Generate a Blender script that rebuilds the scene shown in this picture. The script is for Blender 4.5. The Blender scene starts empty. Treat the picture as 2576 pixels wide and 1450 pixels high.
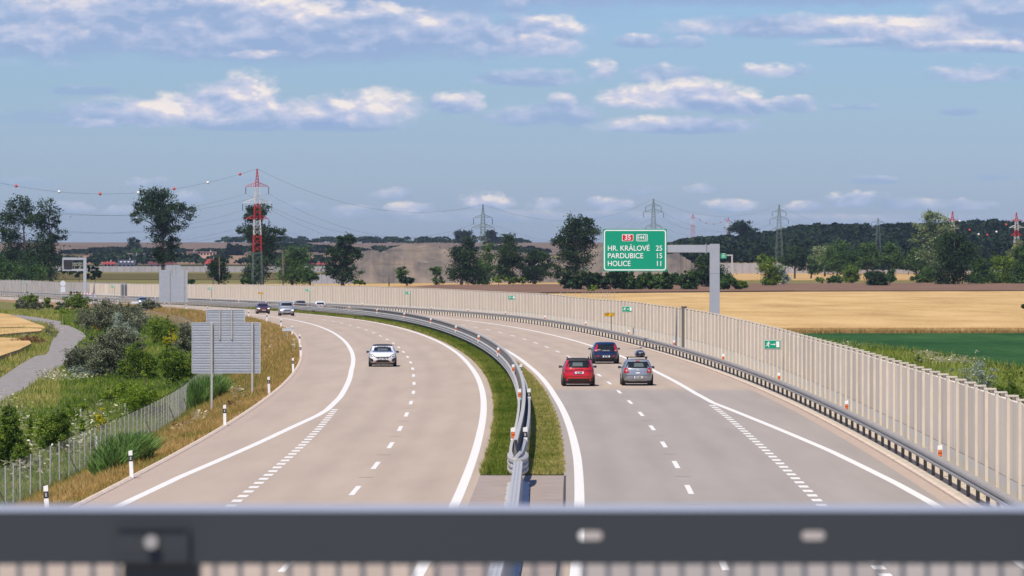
import bpy, bmesh, math, random
import numpy as np
from mathutils import Vector, Matrix, noise as mnoise
R = math.radians
random.seed(7); rng = np.random.default_rng(7)
SC = bpy.context.scene
COL = SC.collection

EXPOSURE = 0.33
SKY_TINT = (0.50, 0.655, 0.97)
HAZE = 3.0e-5

# ---------------------------------------------------------------- camera
F = 12650.0; CX = 1288.0; YH = 641.0; CAMH = 7.3     # focal length and horizon measured in units of a 2576 px wide picture
cam_d = bpy.data.cameras.new('camera'); cam = bpy.data.objects.new('camera', cam_d); COL.objects.link(cam)
cam.location = (0, 0, CAMH); cam.rotation_euler = (R(90) - math.atan(84 / F), 0, 0)
cam_d.sensor_width = 36; cam_d.lens = 36 * F / 2576
cam_d.clip_start = 0.5; cam_d.clip_end = 30000
cam_d.dof.use_dof = True; cam_d.dof.focus_distance = 330; cam_d.dof.aperture_fstop = 8.0
SC.camera = cam

# ---------------------------------------------------------------- render look
SC.render.engine = 'CYCLES'
SC.cycles.use_denoising = True
SC.cycles.max_bounces = 6; SC.cycles.diffuse_bounces = 3; SC.cycles.glossy_bounces = 3
SC.cycles.transparent_max_bounces = 8; SC.cycles.volume_bounces = 0
SC.cycles.caustics_reflective = False; SC.cycles.caustics_refractive = False
SC.view_settings.view_transform = 'Standard'; SC.view_settings.look = 'None'
SC.view_settings.exposure = EXPOSURE; SC.view_settings.gamma = 1.0

# ---------------------------------------------------------------- sun and sky
SUN_EL = 58.0; SUN_BACK = 61.0        # high sun from the left, a little behind the camera
sd = Vector((-math.cos(R(SUN_EL)) * math.cos(R(SUN_BACK)), -math.cos(R(SUN_EL)) * math.sin(R(SUN_BACK)), math.sin(R(SUN_EL))))
sun_d = bpy.data.lights.new('sun', 'SUN'); sun = bpy.data.objects.new('sun', sun_d); COL.objects.link(sun)
sun_d.energy = 4.3; sun_d.angle = R(0.53); sun_d.color = (1.0, 0.90, 0.77)
sun.rotation_euler = sd.to_track_quat('Z', 'Y').to_euler(); sun.location = (0, 0, 60)

W = bpy.data.worlds.new('World'); SC.world = W; W.use_nodes = True
wn = W.node_tree.nodes; wl = W.node_tree.links; wn.clear()
w_out = wn.new('ShaderNodeOutputWorld'); w_bg = wn.new('ShaderNodeBackground'); wl.new(w_bg.outputs[0], w_out.inputs[0])
SKY_S = 0.1
w_bg.inputs[1].default_value = SKY_S
sky = wn.new('ShaderNodeTexSky'); sky.sky_type = 'NISHITA'; sky.sun_disc = False
sky.sun_elevation = R(SUN_EL); sky.sun_rotation = math.atan2(sd.x, sd.y)
sky.air_density = 1.0; sky.dust_density = 0.6; sky.ozone_density = 2.0; sky.altitude = 200

def nd(tree, typ, **kw):
    n = tree.nodes.new(typ)
    for k, v in kw.items():
        if k.startswith('i_'):
            n.inputs[int(k[2:]) if k[2:].isdigit() else k[2:]].default_value = v
        else: setattr(n, k, v)
    return n
def mth(tree, op, a, b=None, c=None, clamp=False):
    n = tree.nodes.new('ShaderNodeMath'); n.operation = op; n.use_clamp = clamp
    for i, v in enumerate((a, b, c)):
        if v is None: continue
        if isinstance(v, (int, float)): n.inputs[i].default_value = v
        else: tree.links.new(v, n.inputs[i])
    return n.outputs[0]
def lin(c):   # 8 bit display colour -> linear
    return tuple(((v / 255) / 12.92 if v / 255 <= .04045 else ((v / 255 + .055) / 1.055) ** 2.4) for v in c)

# cloud group: lays one cumulus over the incoming colour, in degrees-like units of azimuth and height above the horizon
G = bpy.data.node_groups.new('cumulus', 'ShaderNodeTree')
for nm, ty in (('Col', 'NodeSocketColor'), ('U', 'NodeSocketFloat'), ('V', 'NodeSocketFloat'), ('N', 'NodeSocketFloat'), ('S', 'NodeSocketFloat'),
               ('CU', 'NodeSocketFloat'), ('CV', 'NodeSocketFloat'), ('RU', 'NodeSocketFloat'), ('RT', 'NodeSocketFloat'), ('RB', 'NodeSocketFloat'),
               ('Lit', 'NodeSocketFloat'), ('Op', 'NodeSocketFloat'), ('Amp', 'NodeSocketFloat')):
    G.interface.new_socket(nm, in_out='INPUT', socket_type=ty)
G.interface.new_socket('Col', in_out='OUTPUT', socket_type='NodeSocketColor')
gi = G.nodes.new('NodeGroupInput'); go = G.nodes.new('NodeGroupOutput'); I = gi.outputs
du = mth(G, 'DIVIDE', mth(G, 'SUBTRACT', I['U'], I['CU']), I['RU'])
dv = mth(G, 'SUBTRACT', I['V'], I['CV'])
up = mth(G, 'DIVIDE', mth(G, 'MAXIMUM', dv, 0.0), I['RT'])
dn = mth(G, 'DIVIDE', mth(G, 'MAXIMUM', mth(G, 'MULTIPLY', dv, -1.0), 0.0), I['RB'])
r2 = mth(G, 'ADD', mth(G, 'MULTIPLY', du, du), mth(G, 'ADD', mth(G, 'MULTIPLY', up, up), mth(G, 'MULTIPLY', dn, dn)))
val = mth(G, 'ADD', mth(G, 'SUBTRACT', 1.12, r2), mth(G, 'MULTIPLY', mth(G, 'SUBTRACT', I['N'], 0.5), I['Amp']))
al = nd(G, 'ShaderNodeMapRange', interpolation_type='SMOOTHSTEP'); G.links.new(val, al.inputs[0])
al.inputs[1].default_value = 0.0; al.inputs[2].default_value = 0.95
alpha = mth(G, 'MULTIPLY', al.outputs[0], I['Op'])
# brighter to the top, blue-grey below; small scale relief from S
br = mth(G, 'ADD', mth(G, 'MULTIPLY', mth(G, 'SUBTRACT', up, mth(G, 'MULTIPLY', dn, 0.8)), 0.5), mth(G, 'MULTIPLY', I['S'], 1.0))
br = mth(G, 'ADD', br, I['Lit'], clamp=True)
ramp = G.nodes.new('ShaderNodeValToRGB'); e = ramp.color_ramp.elements
CL = [(0.0, (138, 160, 194)), (0.3, (156, 171, 201)), (0.55, (173, 182, 206)), (0.82, (196, 195, 209)), (1.0, (222, 214, 211))]
e[0].position, e[0].color = 0.0, (*[v / SKY_S for v in lin(CL[0][1])], 1); e[1].position, e[1].color = 1.0, (*[v / SKY_S for v in lin(CL[-1][1])], 1)
for p, c_ in CL[1:-1]:
    q = ramp.color_ramp.elements.new(p); q.color = (*[v / SKY_S for v in lin(c_)], 1)
G.links.new(br, ramp.inputs[0])
mx = nd(G, 'ShaderNodeMix', data_type='RGBA'); G.links.new(alpha, mx.inputs[0]); G.links.new(I['Col'], mx.inputs[6]); G.links.new(ramp.outputs[0], mx.inputs[7])
G.links.new(mx.outputs[2], go.inputs[0])

wt = W.node_tree
tc = nd(wt, 'ShaderNodeTexCoord'); sx = nd(wt, 'ShaderNodeSeparateXYZ'); wl.new(tc.outputs['Generated'], sx.inputs[0])
ay = mth(wt, 'MAXIMUM', mth(wt, 'ABSOLUTE', sx.outputs[1]), 0.02)
U = mth(wt, 'MULTIPLY', mth(wt, 'DIVIDE', sx.outputs[0], ay), 12.65)      # azimuth, 1 unit = 1/12.65 rad
V = mth(wt, 'MULTIPLY', mth(wt, 'DIVIDE', sx.outputs[2], ay), 12.65)      # height above the horizon
cv = nd(wt, 'ShaderNodeCombineXYZ'); wl.new(U, cv.inputs[0]); wl.new(mth(wt, 'MULTIPLY', V, 1.9), cv.inputs[1])
n1 = nd(wt, 'ShaderNodeTexNoise', i_Scale=7.5, i_Detail=8.0, i_Roughness=0.6, i_Distortion=0.15); wl.new(cv.outputs[0], n1.inputs['Vector'])
cv2 = nd(wt, 'ShaderNodeCombineXYZ'); wl.new(mth(wt, 'ADD', U, 0.012), cv2.inputs[0]); wl.new(mth(wt, 'ADD', mth(wt, 'MULTIPLY', V, 1.9), 0.035), cv2.inputs[1])
n2 = nd(wt, 'ShaderNodeTexNoise', i_Scale=7.5, i_Detail=6.0, i_Roughness=0.52, i_Distortion=0.15); wl.new(cv2.outputs[0], n2.inputs['Vector'])
n3 = nd(wt, 'ShaderNodeTexNoise', i_Scale=5.0, i_Detail=3.0, i_Roughness=0.4); wl.new(cv.outputs[0], n3.inputs['Vector'])
S_ = mth(wt, 'ADD', mth(wt, 'MULTIPLY', mth(wt, 'SUBTRACT', n1.outputs[0], n2.outputs[0]), 2.4), mth(wt, 'MULTIPLY', mth(wt, 'SUBTRACT', n3.outputs[0], 0.5), 1.6))
n4 = nd(wt, 'ShaderNodeTexNoise', i_Scale=16.0, i_Detail=6.0, i_Roughness=0.6); wl.new(cv.outputs[0], n4.inputs['Vector'])
NM = mth(wt, 'ADD', mth(wt, 'MULTIPLY', n1.outputs[0], 0.62), mth(wt, 'MULTIPLY', n4.outputs[0], 0.38))
# clear sky: Nishita, tinted towards the deeper blue it shows in the photograph
tint = nd(wt, 'ShaderNodeMix', data_type='RGBA', blend_type='MULTIPLY'); tint.inputs[0].default_value = 1.0
wl.new(sky.outputs[0], tint.inputs[6])
hg = nd(wt, 'ShaderNodeMapRange'); wl.new(V, hg.inputs[0]); hg.inputs[1].default_value = 0.0; hg.inputs[2].default_value = 0.42
tg_ = nd(wt, 'ShaderNodeMix', data_type='RGBA'); wl.new(hg.outputs[0], tg_.inputs[0]); tg_.inputs[6].default_value = (SKY_TINT[0] * 1.05, SKY_TINT[1] * 1.0, SKY_TINT[2] * 1.12, 1); tg_.inputs[7].default_value = (SKY_TINT[0] * .95, SKY_TINT[1] * .95, SKY_TINT[2] * .98, 1); wl.new(tg_.outputs[2], tint.inputs[7])
cur = tint.outputs[2]
# thin high haze close to the horizon, then the clouds (px, height px above horizon, half width, up, down, lit, opacity)
CLOUDS = [
 # upper banks
 (700, 660, 900, 60, 90, 0.12, 0.9), (1900, 668, 900, 50, 44, 0.0, 0.9), (120, 560, 300, 90, 76, 0.50, 0.9), (420, 590, 330, 70, 80, 0.12, 0.9), (700, 540, 420, 60, 62, 0.30, 0.92), (1060, 560, 420, 50, 72, 0.42, 0.92), (1330, 560, 170, 40, 50, 0.55, 0.85),
 (640, 625, 170, 60, 48, 0.95, 0.95), (740, 612, 130, 50, 40, 0.9, 0.9), (940, 590, 100, 42, 26, 0.8, 0.8), (1370, 520, 120, 30, 24, 0.75, 0.85), (1430, 560, 60, 26, 18, 0.7, 0.7), (660, 503, 80, 12, 12, 0.75, 0.7), (100, 545, 130, 40, 30, 0.78, 0.7), (1280, 630, 50, 26, 20, 0.75, 0.7),
 (2050, 570, 430, 34, 26, 0.38, 0.9), (2400, 540, 280, 42, 30, 0.42, 0.9), (2300, 582, 90, 26, 16, 0.85, 0.9), (2190, 578, 60, 16, 12, 0.7, 0.7), (2500, 600, 200, 50, 40, 0.3, 0.85), (2450, 520, 210, 18, 14, 0.55, 0.8), (2120, 530, 110, 14, 10, 0.5, 0.7), (1960, 560, 120, 14, 10, 0.6, 0.6),
 (1610, 532, 80, 22, 12, 0.45, 0.85), (1730, 533, 45, 16, 12, 0.35, 0.7),
 # middle
 (1345, 440, 150, 26, 18, 0.4, 0.85), (1510, 460, 42, 42, 24, 0.75, 0.9), (1680, 450, 100, 26, 22, 0.25, 0.8), (1930, 460, 95, 22, 16, 0.6, 0.9), (2450, 450, 130, 26, 20, 0.5, 0.9),
 (220, 412, 90, 12, 10, -0.3, 0.7), (60, 345, 110, 18, 18, -0.2, 0.45),
 (330, 345, 190, 48, 26, 0.45, 0.92), (240, 330, 70, 16, 12, 0.6, 0.8), (420, 380, 70, 34, 22, 0.95, 0.9), (520, 370, 110, 50, 48, 0.7, 0.95), (630, 375, 90, 72, 44, 1.0, 1.0), (620, 325, 170, 20, 16, 0.15, 0.8),
 (790, 350, 110, 52, 40, 0.7, 0.95), (950, 365, 130, 48, 34, 0.85, 0.97), (860, 325, 190, 30, 18, 0.3, 0.85), (1150, 375, 80, 36, 22, 0.6, 0.92), (1330, 350, 120, 26, 26, 0.3, 0.85), (1415, 378, 40, 26, 16, 0.7, 0.8), (1450, 345, 70, 30, 26, 0.35, 0.8),
 (1600, 385, 110, 40, 20, 0.85, 0.95), (1750, 385, 150, 55, 26, 1.0, 1.0), (1870, 365, 90, 30, 18, 0.75, 0.95), (1720, 320, 240, 28, 16, 0.45, 0.92), (2000, 380, 60, 20, 22, 0.3, 0.7), (2170, 372, 50, 10, 8, -0.1, 0.6), (2415, 357, 55, 14, 10, 0.1, 0.7), (2100, 370, 26, 10, 8, 0.0, 0.5),
 # low ones over the horizon
 (1000, 150, 60, 18, 12, 0.6, 0.6), (1225, 130, 65, 30, 18, 0.95, 0.8), (1040, 118, 60, 16, 12, 0.8, 0.7), (880, 112, 60, 12, 10, 0.6, 0.5), (1370, 125, 50, 18, 14, 0.8, 0.7), (1525, 125, 60, 18, 12, 0.85, 0.7), (1780, 165, 55, 14, 10, 0.4, 0.5),
 (1840, 120, 70, 22, 14, 0.7, 0.7), (2150, 130, 75, 24, 14, 0.8, 0.75), (2030, 120, 60, 14, 10, 0.7, 0.6), (2280, 125, 110, 16, 14, 0.6, 0.6), (2200, 185, 60, 12, 8, 0.1, 0.55), (2520, 195, 70, 12, 10, 0.0, 0.5), (2430, 125, 70, 14, 10, 0.55, 0.5),
 (370, 180, 60, 16, 10, 0.55, 0.5), (460, 140, 50, 20, 14, 0.75, 0.55), (180, 115, 60, 16, 12, 0.7, 0.45), (300, 108, 40, 16, 10, 0.7, 0.45), (760, 118, 50, 12, 8, 0.6, 0.4), (60, 180, 110, 14, 10, 0.1, 0.35), (620, 190, 60, 10, 8, 0.2, 0.3),
 (1300, 95, 500, 16, 14, 0.5, 0.35), (2100, 88, 500, 14, 12, 0.5, 0.3), (1600, 158, 60, 12, 10, 0.1, 0.4),
]
for (px, hv, ru, rt, rb, lit, op) in CLOUDS:
    g = wt.nodes.new('ShaderNodeGroup'); g.node_tree = G
    wl.new(cur, g.inputs[0]); wl.new(U, g.inputs[1]); wl.new(V, g.inputs[2]); wl.new(NM, g.inputs[3]); wl.new(S_, g.inputs[4])
    for i, v in enumerate(((px - CX) / 1000, hv / 1000, ru * 1.1 / 1000, rt * 1.2 / 1000, rb * 1.15 / 1000, lit * 0.74 - 0.04, op)):
        g.inputs[5 + i].default_value = v
    g.inputs[12].default_value = 2.2 if ru > 280 else (3.2 if ru > 100 else (4.4 if hv > 260 else 6.5))
    cur = g.outputs[0]
wl.new(cur, w_bg.inputs[0])
W.cycles.sampling_method = 'MANUAL'; W.cycles.sample_map_resolution = 512

# ---------------------------------------------------------------- alignment of the motorway
MC = [-4.268604993730264, -1.2309166596238168, 5.202167893511233, -28.84656642649247, -48.02078036287476, -17.591315750010345]
MD = list(np.polyder(MC))
def mid(Y):
    Y = np.asarray(Y, float); Yc = np.clip(Y, 20, 1150)
    v = np.polyval(MC, (Yc - 600) / 500); s = np.polyval(MD, (Yc - 600) / 500) / 500
    d = Y - Yc
    return v + s * d - np.where(d > 0, 0.00022 * np.minimum(d, 700) ** 2, 0)
def slope(Y): return (mid(np.asarray(Y, float) + .5) - mid(np.asarray(Y, float) - .5))
def zr(Y):                       # road level
    Y = np.asarray(Y, float); a = np.clip((Y - 460) / 150, 0, 1)
    return np.maximum(-.005 * np.where(Y < 610, 75 * a * a, Y - 535), -2.7)
def P(Y, off, h=0.0):            # a point beside the centre line
    s = slope(Y); q = math.sqrt(1 + s * s)
    return Vector((float(mid(Y)) + off / q, Y - off * s / q, float(zr(Y)) + h))
def tab(T, Y): return np.interp(Y, [t[0] for t in T], [t[1] for t in T])
PLAIN = -2.8
HT = [(3000, -2.8), (3300, 0.0), (3600, 3.5), (4200, 9.0), (5000, 17.5), (6000, 21.5), (9000, 14.0), (14000, -5)]
def terrain(x, y):
    x = np.asarray(x, float); y = np.asarray(y, float)
    z = tab(HT, y) + 0 * x
    a = np.clip((x - 60) / 140, 0, 1); b = np.clip((x - 200) / 220, 0, 1)
    z = z + (11 * a * a * (3 - 2 * a) + 6 * b) * np.exp(-((y - 3450) / 330) ** 2)
    off = (x - mid(y)) / np.sqrt(1 + slope(y) ** 2); zz = zr(y) - 0.06
    l = np.clip((-13.1 - off) / 6.9, 0, 1); r = np.clip((off - 17.6) / 7.0, 0, 1)
    t = np.maximum(l, r); road = zz * (1 - t) + PLAIN * t
    return np.where((y < 1900), np.where(t < 1, np.maximum(road, PLAIN), z), z)
def ray(px, py):
    th = math.atan(84 / F); u = (px - CX) / F; v = -(py - 725) / F
    return Vector((u, math.cos(th) + v * math.sin(th), -math.sin(th) + v * math.cos(th)))
def hit(px, py, y0=60, y1=9000): # where the line of sight through a picture point meets the ground
    d = ray(px, py); ys = np.geomspace(y0, y1, 1500); t = ys / d.y
    g = CAMH + d.z * t - terrain(d.x * t, ys); k = np.argmax(g < 0) if (g < 0).any() else len(ys) - 1
    k = max(k, 1); a, b = g[k - 1], g[k]; f_ = a / (a - b) if a != b else 0
    y = ys[k - 1] + (ys[k] - ys[k - 1]) * min(max(f_, 0), 1); t = y / d.y
    return Vector((d.x * t, y, float(terrain(d.x * t, y))))
def at(px, py, Y):               # point at depth Y behind a picture point
    d = ray(px, py); t = Y / d.y; return Vector((d.x * t, Y, CAMH + d.z * t))
def solveY(px, off, y0=120, y1=1500):   # depth at which the line at this offset crosses a picture column
    ys = np.linspace(y0, y1, 2500); s = slope(ys); q = np.sqrt(1 + s * s)
    X = mid(ys) + off / q; yy = ys - off * s / q; g = CX + F * X / yy - px
    sg = np.where(np.sign(g[1:]) != np.sign(g[:-1]))[0]
    k = sg[-1] if len(sg) else int(np.argmin(np.abs(g)))
    return float(ys[k])

# ---------------------------------------------------------------- object helpers
def tag(o, label=None, cat=None, group=None, kind=None):
    if label: o['label'] = label
    if cat: o['category'] = cat
    if group: o['group'] = group
    if kind: o['kind'] = kind
    return o
def empty(name, loc=(0, 0, 0), rz=0.0, label=None, cat=None, group=None):
    o = bpy.data.objects.new(name, None); COL.objects.link(o); o.empty_display_size = .2
    o.location = loc; o.rotation_euler = (0, 0, rz); return tag(o, label, cat, group)
def link(name, me, parent=None, loc=(0, 0, 0), rot=(0, 0, 0)):
    o = bpy.data.objects.new(name, me); COL.objects.link(o); o.location = loc; o.rotation_euler = rot
    if parent: o.parent = parent
    return o
def mesh_np(name, V, faces_n, idx, mat, smooth=False, tone=None):
    me = bpy.data.meshes.new(name); V = np.ascontiguousarray(V, dtype=np.float32).reshape(-1, 3)
    idx = np.ascontiguousarray(idx, dtype=np.int32).ravel(); n = len(idx) // faces_n
    me.vertices.add(len(V)); me.vertices.foreach_set('co', V.ravel())
    me.loops.add(len(idx)); me.loops.foreach_set('vertex_index', idx)
    me.polygons.add(n); me.polygons.foreach_set('loop_start', np.arange(n, dtype=np.int32) * faces_n)
    if smooth: me.polygons.foreach_set('use_smooth', np.ones(n, dtype=bool))
    if tone is not None:
        a = me.attributes.new('tone', 'FLOAT', 'POINT'); a.data.foreach_set('value', np.ascontiguousarray(tone, dtype=np.float32).ravel())
    me.update(calc_edges=True); me.materials.append(mat); return me
class MB:
    def __init__(s): s.v = []; s.f = []; s.m = []; s.k = 0
    def add(s, vs, fs, m=None):
        n = len(s.v); s.v += [tuple(v) for v in vs]; s.f += [tuple(i + n for i in f) for f in fs]; s.m += [s.k if m is None else m] * len(fs); return s
    def box(s, c, d, M=None):
        x, y, z = [a / 2 for a in d]
        vs = [Vector((c[0] + i * x, c[1] + j * y, c[2] + k * z)) for k in (-1, 1) for j in (-1, 1) for i in (-1, 1)]
        if M: vs = [M @ v for v in vs]
        return s.add(vs, [(0, 2, 3, 1), (4, 5, 7, 6), (0, 1, 5, 4), (1, 3, 7, 5), (3, 2, 6, 7), (2, 0, 4, 6)])
    def bar(s, a, b, r, n=6, r2=None, cap=True):
        a = Vector(a); b = Vector(b); r2 = r if r2 is None else r2; q = (b - a).to_track_quat('Z', 'Y')
        vs = [p + q @ Vector((math.cos(t) * rr, math.sin(t) * rr, 0)) for p, rr in ((a, r), (b, r2)) for t in [2 * math.pi * i / n for i in range(n)]]
        fs = [(i, (i + 1) % n, n + (i + 1) % n, n + i) for i in range(n)]
        if cap: fs += [tuple(range(n))[::-1], tuple(range(n, 2 * n))]
        return s.add(vs, fs)
    def tube(s, pts, r, n=6):
        rr = r if isinstance(r, (list, tuple)) else [r] * len(pts); vs = []; pts = [Vector(p) for p in pts]
        for i, p in enumerate(pts):
            t = (pts[min(i + 1, len(pts) - 1)] - pts[max(i - 1, 0)]); q = t.to_track_quat('Z', 'Y')
            vs += [p + q @ Vector((math.cos(a) * rr[i], math.sin(a) * rr[i], 0)) for a in [2 * math.pi * k / n for k in range(n)]]
        fs = [(i * n + k, i * n + (k + 1) % n, (i + 1) * n + (k + 1) % n, (i + 1) * n + k) for i in range(len(pts) - 1) for k in range(n)]
        fs += [tuple(range(n))[::-1], tuple(range((len(pts) - 1) * n, len(pts) * n))]
        return s.add(vs, fs)
    def sweep(s, fr, prof, closed=False, caps=True):   # fr: [(point, right vector)], prof: [(side, up)]
        n = len(prof); vs = []
        for p, rt in fr: vs += [Vector(p) + Vector(rt) * a + Vector((0, 0, b)) for a, b in prof]
        m = n if closed else n - 1
        fs = [(i * n + k, i * n + (k + 1) % n, (i + 1) * n + (k + 1) % n, (i + 1) * n + k) for i in range(len(fr) - 1) for k in range(m)]
        if closed and caps: fs += [tuple(range(n))[::-1], tuple(range((len(fr) - 1) * n, len(fr) * n))]
        return s.add(vs, fs)
    def build(s, name, mat, parent=None, smooth=False, loc=(0, 0, 0), rot=(0, 0, 0), fix=True):
        me = bpy.data.meshes.new(name); me.from_pydata(s.v, [], s.f)
        for m in (mat if isinstance(mat, (list, tuple)) else [mat]): me.materials.append(m)
        me.polygons.foreach_set('material_index', s.m)
        if smooth: me.polygons.foreach_set('use_smooth', [True] * len(s.f))
        if fix:
            b = bmesh.new(); b.from_mesh(me); bmesh.ops.recalc_face_normals(b, faces=b.faces); b.to_mesh(me); b.free()
        me.update(); return link(name, me, parent, loc, rot)
def frames(ys, off, h=0.0):
    out = []
    for Y in ys:
        s = float(slope(Y)); q = math.sqrt(1 + s * s); o = off(Y) if callable(off) else off; hh = h(Y) if callable(h) else h
        out.append((P(Y, o, hh), Vector((1 / q, -s / q, 0))))
    return out
def copy_tree(o, parent=None):
    c = o.copy(); COL.objects.link(c); c.parent = parent
    for ch in list(o.children): copy_tree(ch, c)
    return c
def text(s_, size, mat, parent, loc, rot=(R(90), 0, 0), align='CENTER', name='lettering', sx=1.0, bold=0.0):
    cu = bpy.data.curves.new('t', 'FONT'); cu.body = s_; cu.size = size; cu.align_x = align; cu.align_y = 'CENTER'; cu.extrude = .004; cu.offset = bold
    t = bpy.data.objects.new('t', cu); COL.objects.link(t); bpy.context.view_layer.update()
    dg = bpy.context.evaluated_depsgraph_get(); me = bpy.data.meshes.new_from_object(t.evaluated_get(dg)); bpy.data.objects.remove(t)
    me.materials.clear(); me.materials.append(mat)
    o = link(name, me, parent, loc, rot); o.scale = (sx, 1, 1); return o

# ---------------------------------------------------------------- materials
def mat(name, col, rough=.6, metal=0.0, var=0.0, vs=1.0, bump=0.0, bs=10.0, spec=None, col2=None, stretch=None, detail=5.0, coat=0.0, sub=None):
    m = bpy.data.materials.new(name); m.use_nodes = True; t = m.node_tree; b = t.nodes['Principled BSDF']
    b.inputs['Base Color'].default_value = (*col, 1); b.inputs['Roughness'].default_value = rough; b.inputs['Metallic'].default_value = metal
    if spec is not None: b.inputs['Specular IOR Level'].default_value = spec
    if coat: b.inputs['Coat Weight'].default_value = coat; b.inputs['Coat Roughness'].default_value = .06
    if var or col2 or bump:
        tcn = nd(t, 'ShaderNodeTexCoord'); mp = nd(t, 'ShaderNodeMapping'); t.links.new(tcn.outputs['Object'], mp.inputs[0])
        if stretch: mp.inputs['Scale'].default_value = stretch
    if var or col2:
        n = nd(t, 'ShaderNodeTexNoise', i_Scale=vs, i_Detail=detail, i_Roughness=.6); t.links.new(mp.outputs[0], n.inputs['Vector'])
        r_ = nd(t, 'ShaderNodeValToRGB'); t.links.new(n.outputs[0], r_.inputs[0])
        c2 = col2 or tuple(min(1, c * (1 + var)) for c in col); c1 = col if col2 else tuple(c * (1 - var) for c in col)
        r_.color_ramp.elements[0].position = .3; r_.color_ramp.elements[1].position = .7
        r_.color_ramp.elements[0].color = (*c1, 1); r_.color_ramp.elements[1].color = (*c2, 1); t.links.new(r_.outputs[0], b.inputs['Base Color'])
    if bump:
        n = nd(t, 'ShaderNodeTexNoise', i_Scale=bs, i_Detail=4.0); t.links.new(mp.outputs[0], n.inputs['Vector'])
        u = nd(t, 'ShaderNodeBump'); u.inputs['Strength'].default_value = bump; t.links.new(n.outputs[0], u.inputs['Height']); t.links.new(u.outputs[0], b.inputs['Normal'])
    return m
def leafmat(name, stops, rough=.75, transl=.25, spec=.08):
    m = bpy.data.materials.new(name); m.use_nodes = True; t = m.node_tree; b = t.nodes['Principled BSDF']; out = t.nodes['Material Output']
    a = nd(t, 'ShaderNodeAttribute', attribute_name='tone'); r_ = nd(t, 'ShaderNodeValToRGB'); t.links.new(a.outputs['Fac'], r_.inputs[0])
    el = r_.color_ramp.elements; el[0].color = (*stops[0], 1); el[1].color = (*stops[-1], 1)
    for i, c in enumerate(stops[1:-1]):
        q = el.new((i + 1) / (len(stops) - 1)); q.color = (*c, 1)
    t.links.new(r_.outputs[0], b.inputs['Base Color']); b.inputs['Roughness'].default_value = rough; b.inputs['Specular IOR Level'].default_value = spec
    if transl:
        tr = nd(t, 'ShaderNodeBsdfTranslucent'); t.links.new(r_.outputs[0], tr.inputs[0]); mxs = nd(t, 'ShaderNodeMixShader'); mxs.inputs[0].default_value = transl
        t.links.new(b.outputs[0], mxs.inputs[1]); t.links.new(tr.outputs[0], mxs.inputs[2]); t.links.new(mxs.outputs[0], out.inputs[0])
    return m
M = {}
M['galv'] = mat('galvanised_steel', (.43, .415, .385), .55, .04, var=.12, vs=3)
M['galv_dk'] = mat('weathered_shaded_steel', (.13, .125, .12), .6, .3, var=.15, vs=4)  # dull steel; on guard rail posts the rail's shade is put into the colour
M['steelpaint'] = mat('grey_painted_steel', (.38, .40, .44), .5, .1, var=.05, vs=1.5)
M['signback'] = mat('aluminium_sign_back', (.60, .63, .66), .5, .05, var=.06, vs=2)
M['white'] = mat('white_plastic', (.82, .82, .80), .5)
M['black'] = mat('black_plastic', (.02, .02, .022), .5)
M['orange'] = mat('orange_reflector', (.85, .16, .02), .35)
M['concrete'] = mat('concrete_cream', (.52, .47, .39), .85, var=.12, vs=.8, bump=.15, bs=30)
M['conc_post'] = mat('concrete_post', (.60, .535, .44), .85, var=.08, vs=1.2)
M['conc_panel'] = mat('absorbing_concrete_panel', (.63, .545, .44), .95, var=.16, vs=.7, bump=.4, bs=14, stretch=(1, 1, .12))
_t = M['conc_panel'].node_tree; _b = _t.nodes['Principled BSDF']; _s = _b.inputs['Base Color'].links[0].from_socket   # every cast panel has its own tone
_oi = nd(_t, 'ShaderNodeObjectInfo'); _v = nd(_t, 'ShaderNodeVectorMath', operation='SCALE'); _t.links.new(_s, _v.inputs[0]); _t.links.new(mth(_t, 'ADD', mth(_t, 'MULTIPLY', _oi.outputs['Random'], .17), .91), _v.inputs[3]); _t.links.new(_v.outputs[0], _b.inputs['Base Color'])
M['conc_plinth'] = mat('plinth_concrete', (.66, .62, .53), .85, var=.08, vs=1)
M['conc_grey'] = mat('grey_concrete_panel', (.36, .34, .315), .95, var=.2, vs=.35, bump=.2, bs=6)
M['kerb'] = mat('kerb_concrete', (.56, .46, .37), .9, var=.16, vs=1.3, bump=.1, bs=20)
M['gutter'] = mat('gutter_concrete', (.44, .35, .28), .9, var=.2, vs=2.0, col2=(.36, .28, .22))
M['paint'] = mat('road_paint', (.70, .69, .65), .7, var=.13, vs=7, detail=8)
M['green_sign'] = mat('green_sign_face', (.0, .30, .165), .4)
M['red_sign'] = mat('red_sign_face', (.62, .01, .01), .4)
M['yellow_sign'] = mat('yellow_sign_face', (.75, .42, .01), .4)
M['tyre'] = mat('tyre_rubber', (.012, .012, .012), .8)
M['rim'] = mat('alloy_rim', (.25, .25, .26), .35, .8)
M['glass'] = mat('dark_car_glass', (.014, .018, .02), .12, spec=.35)
M['bark'] = mat('bark', (.10, .08, .065), .9, var=.3, vs=2)
M['wood'] = mat('weathered_stake', (.09, .07, .055), .9, var=.2, vs=3)
def asphalt_tracks(t, v):        # polished, slightly darker wheel paths (distance from the centre line is stored on the sheet)
    a = nd(t, 'ShaderNodeAttribute', attribute_name='tone'); ab = mth(t, 'ABSOLUTE', a.outputs['Fac'])
    for c in (2.95, 4.6, 6.75, 8.4):
        d = mth(t, 'DIVIDE', mth(t, 'SUBTRACT', ab, c), .42); g = mth(t, 'POWER', 2.718, mth(t, 'MULTIPLY', mth(t, 'MULTIPLY', d, d), -1.0)); v = mth(t, 'SUBTRACT', v, mth(t, 'MULTIPLY', g, .055))
    d = mth(t, 'MAXIMUM', mth(t, 'SUBTRACT', ab, 10.6), 0.0); return mth(t, 'SUBTRACT', v, mth(t, 'MULTIPLY', d, .03))
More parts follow.
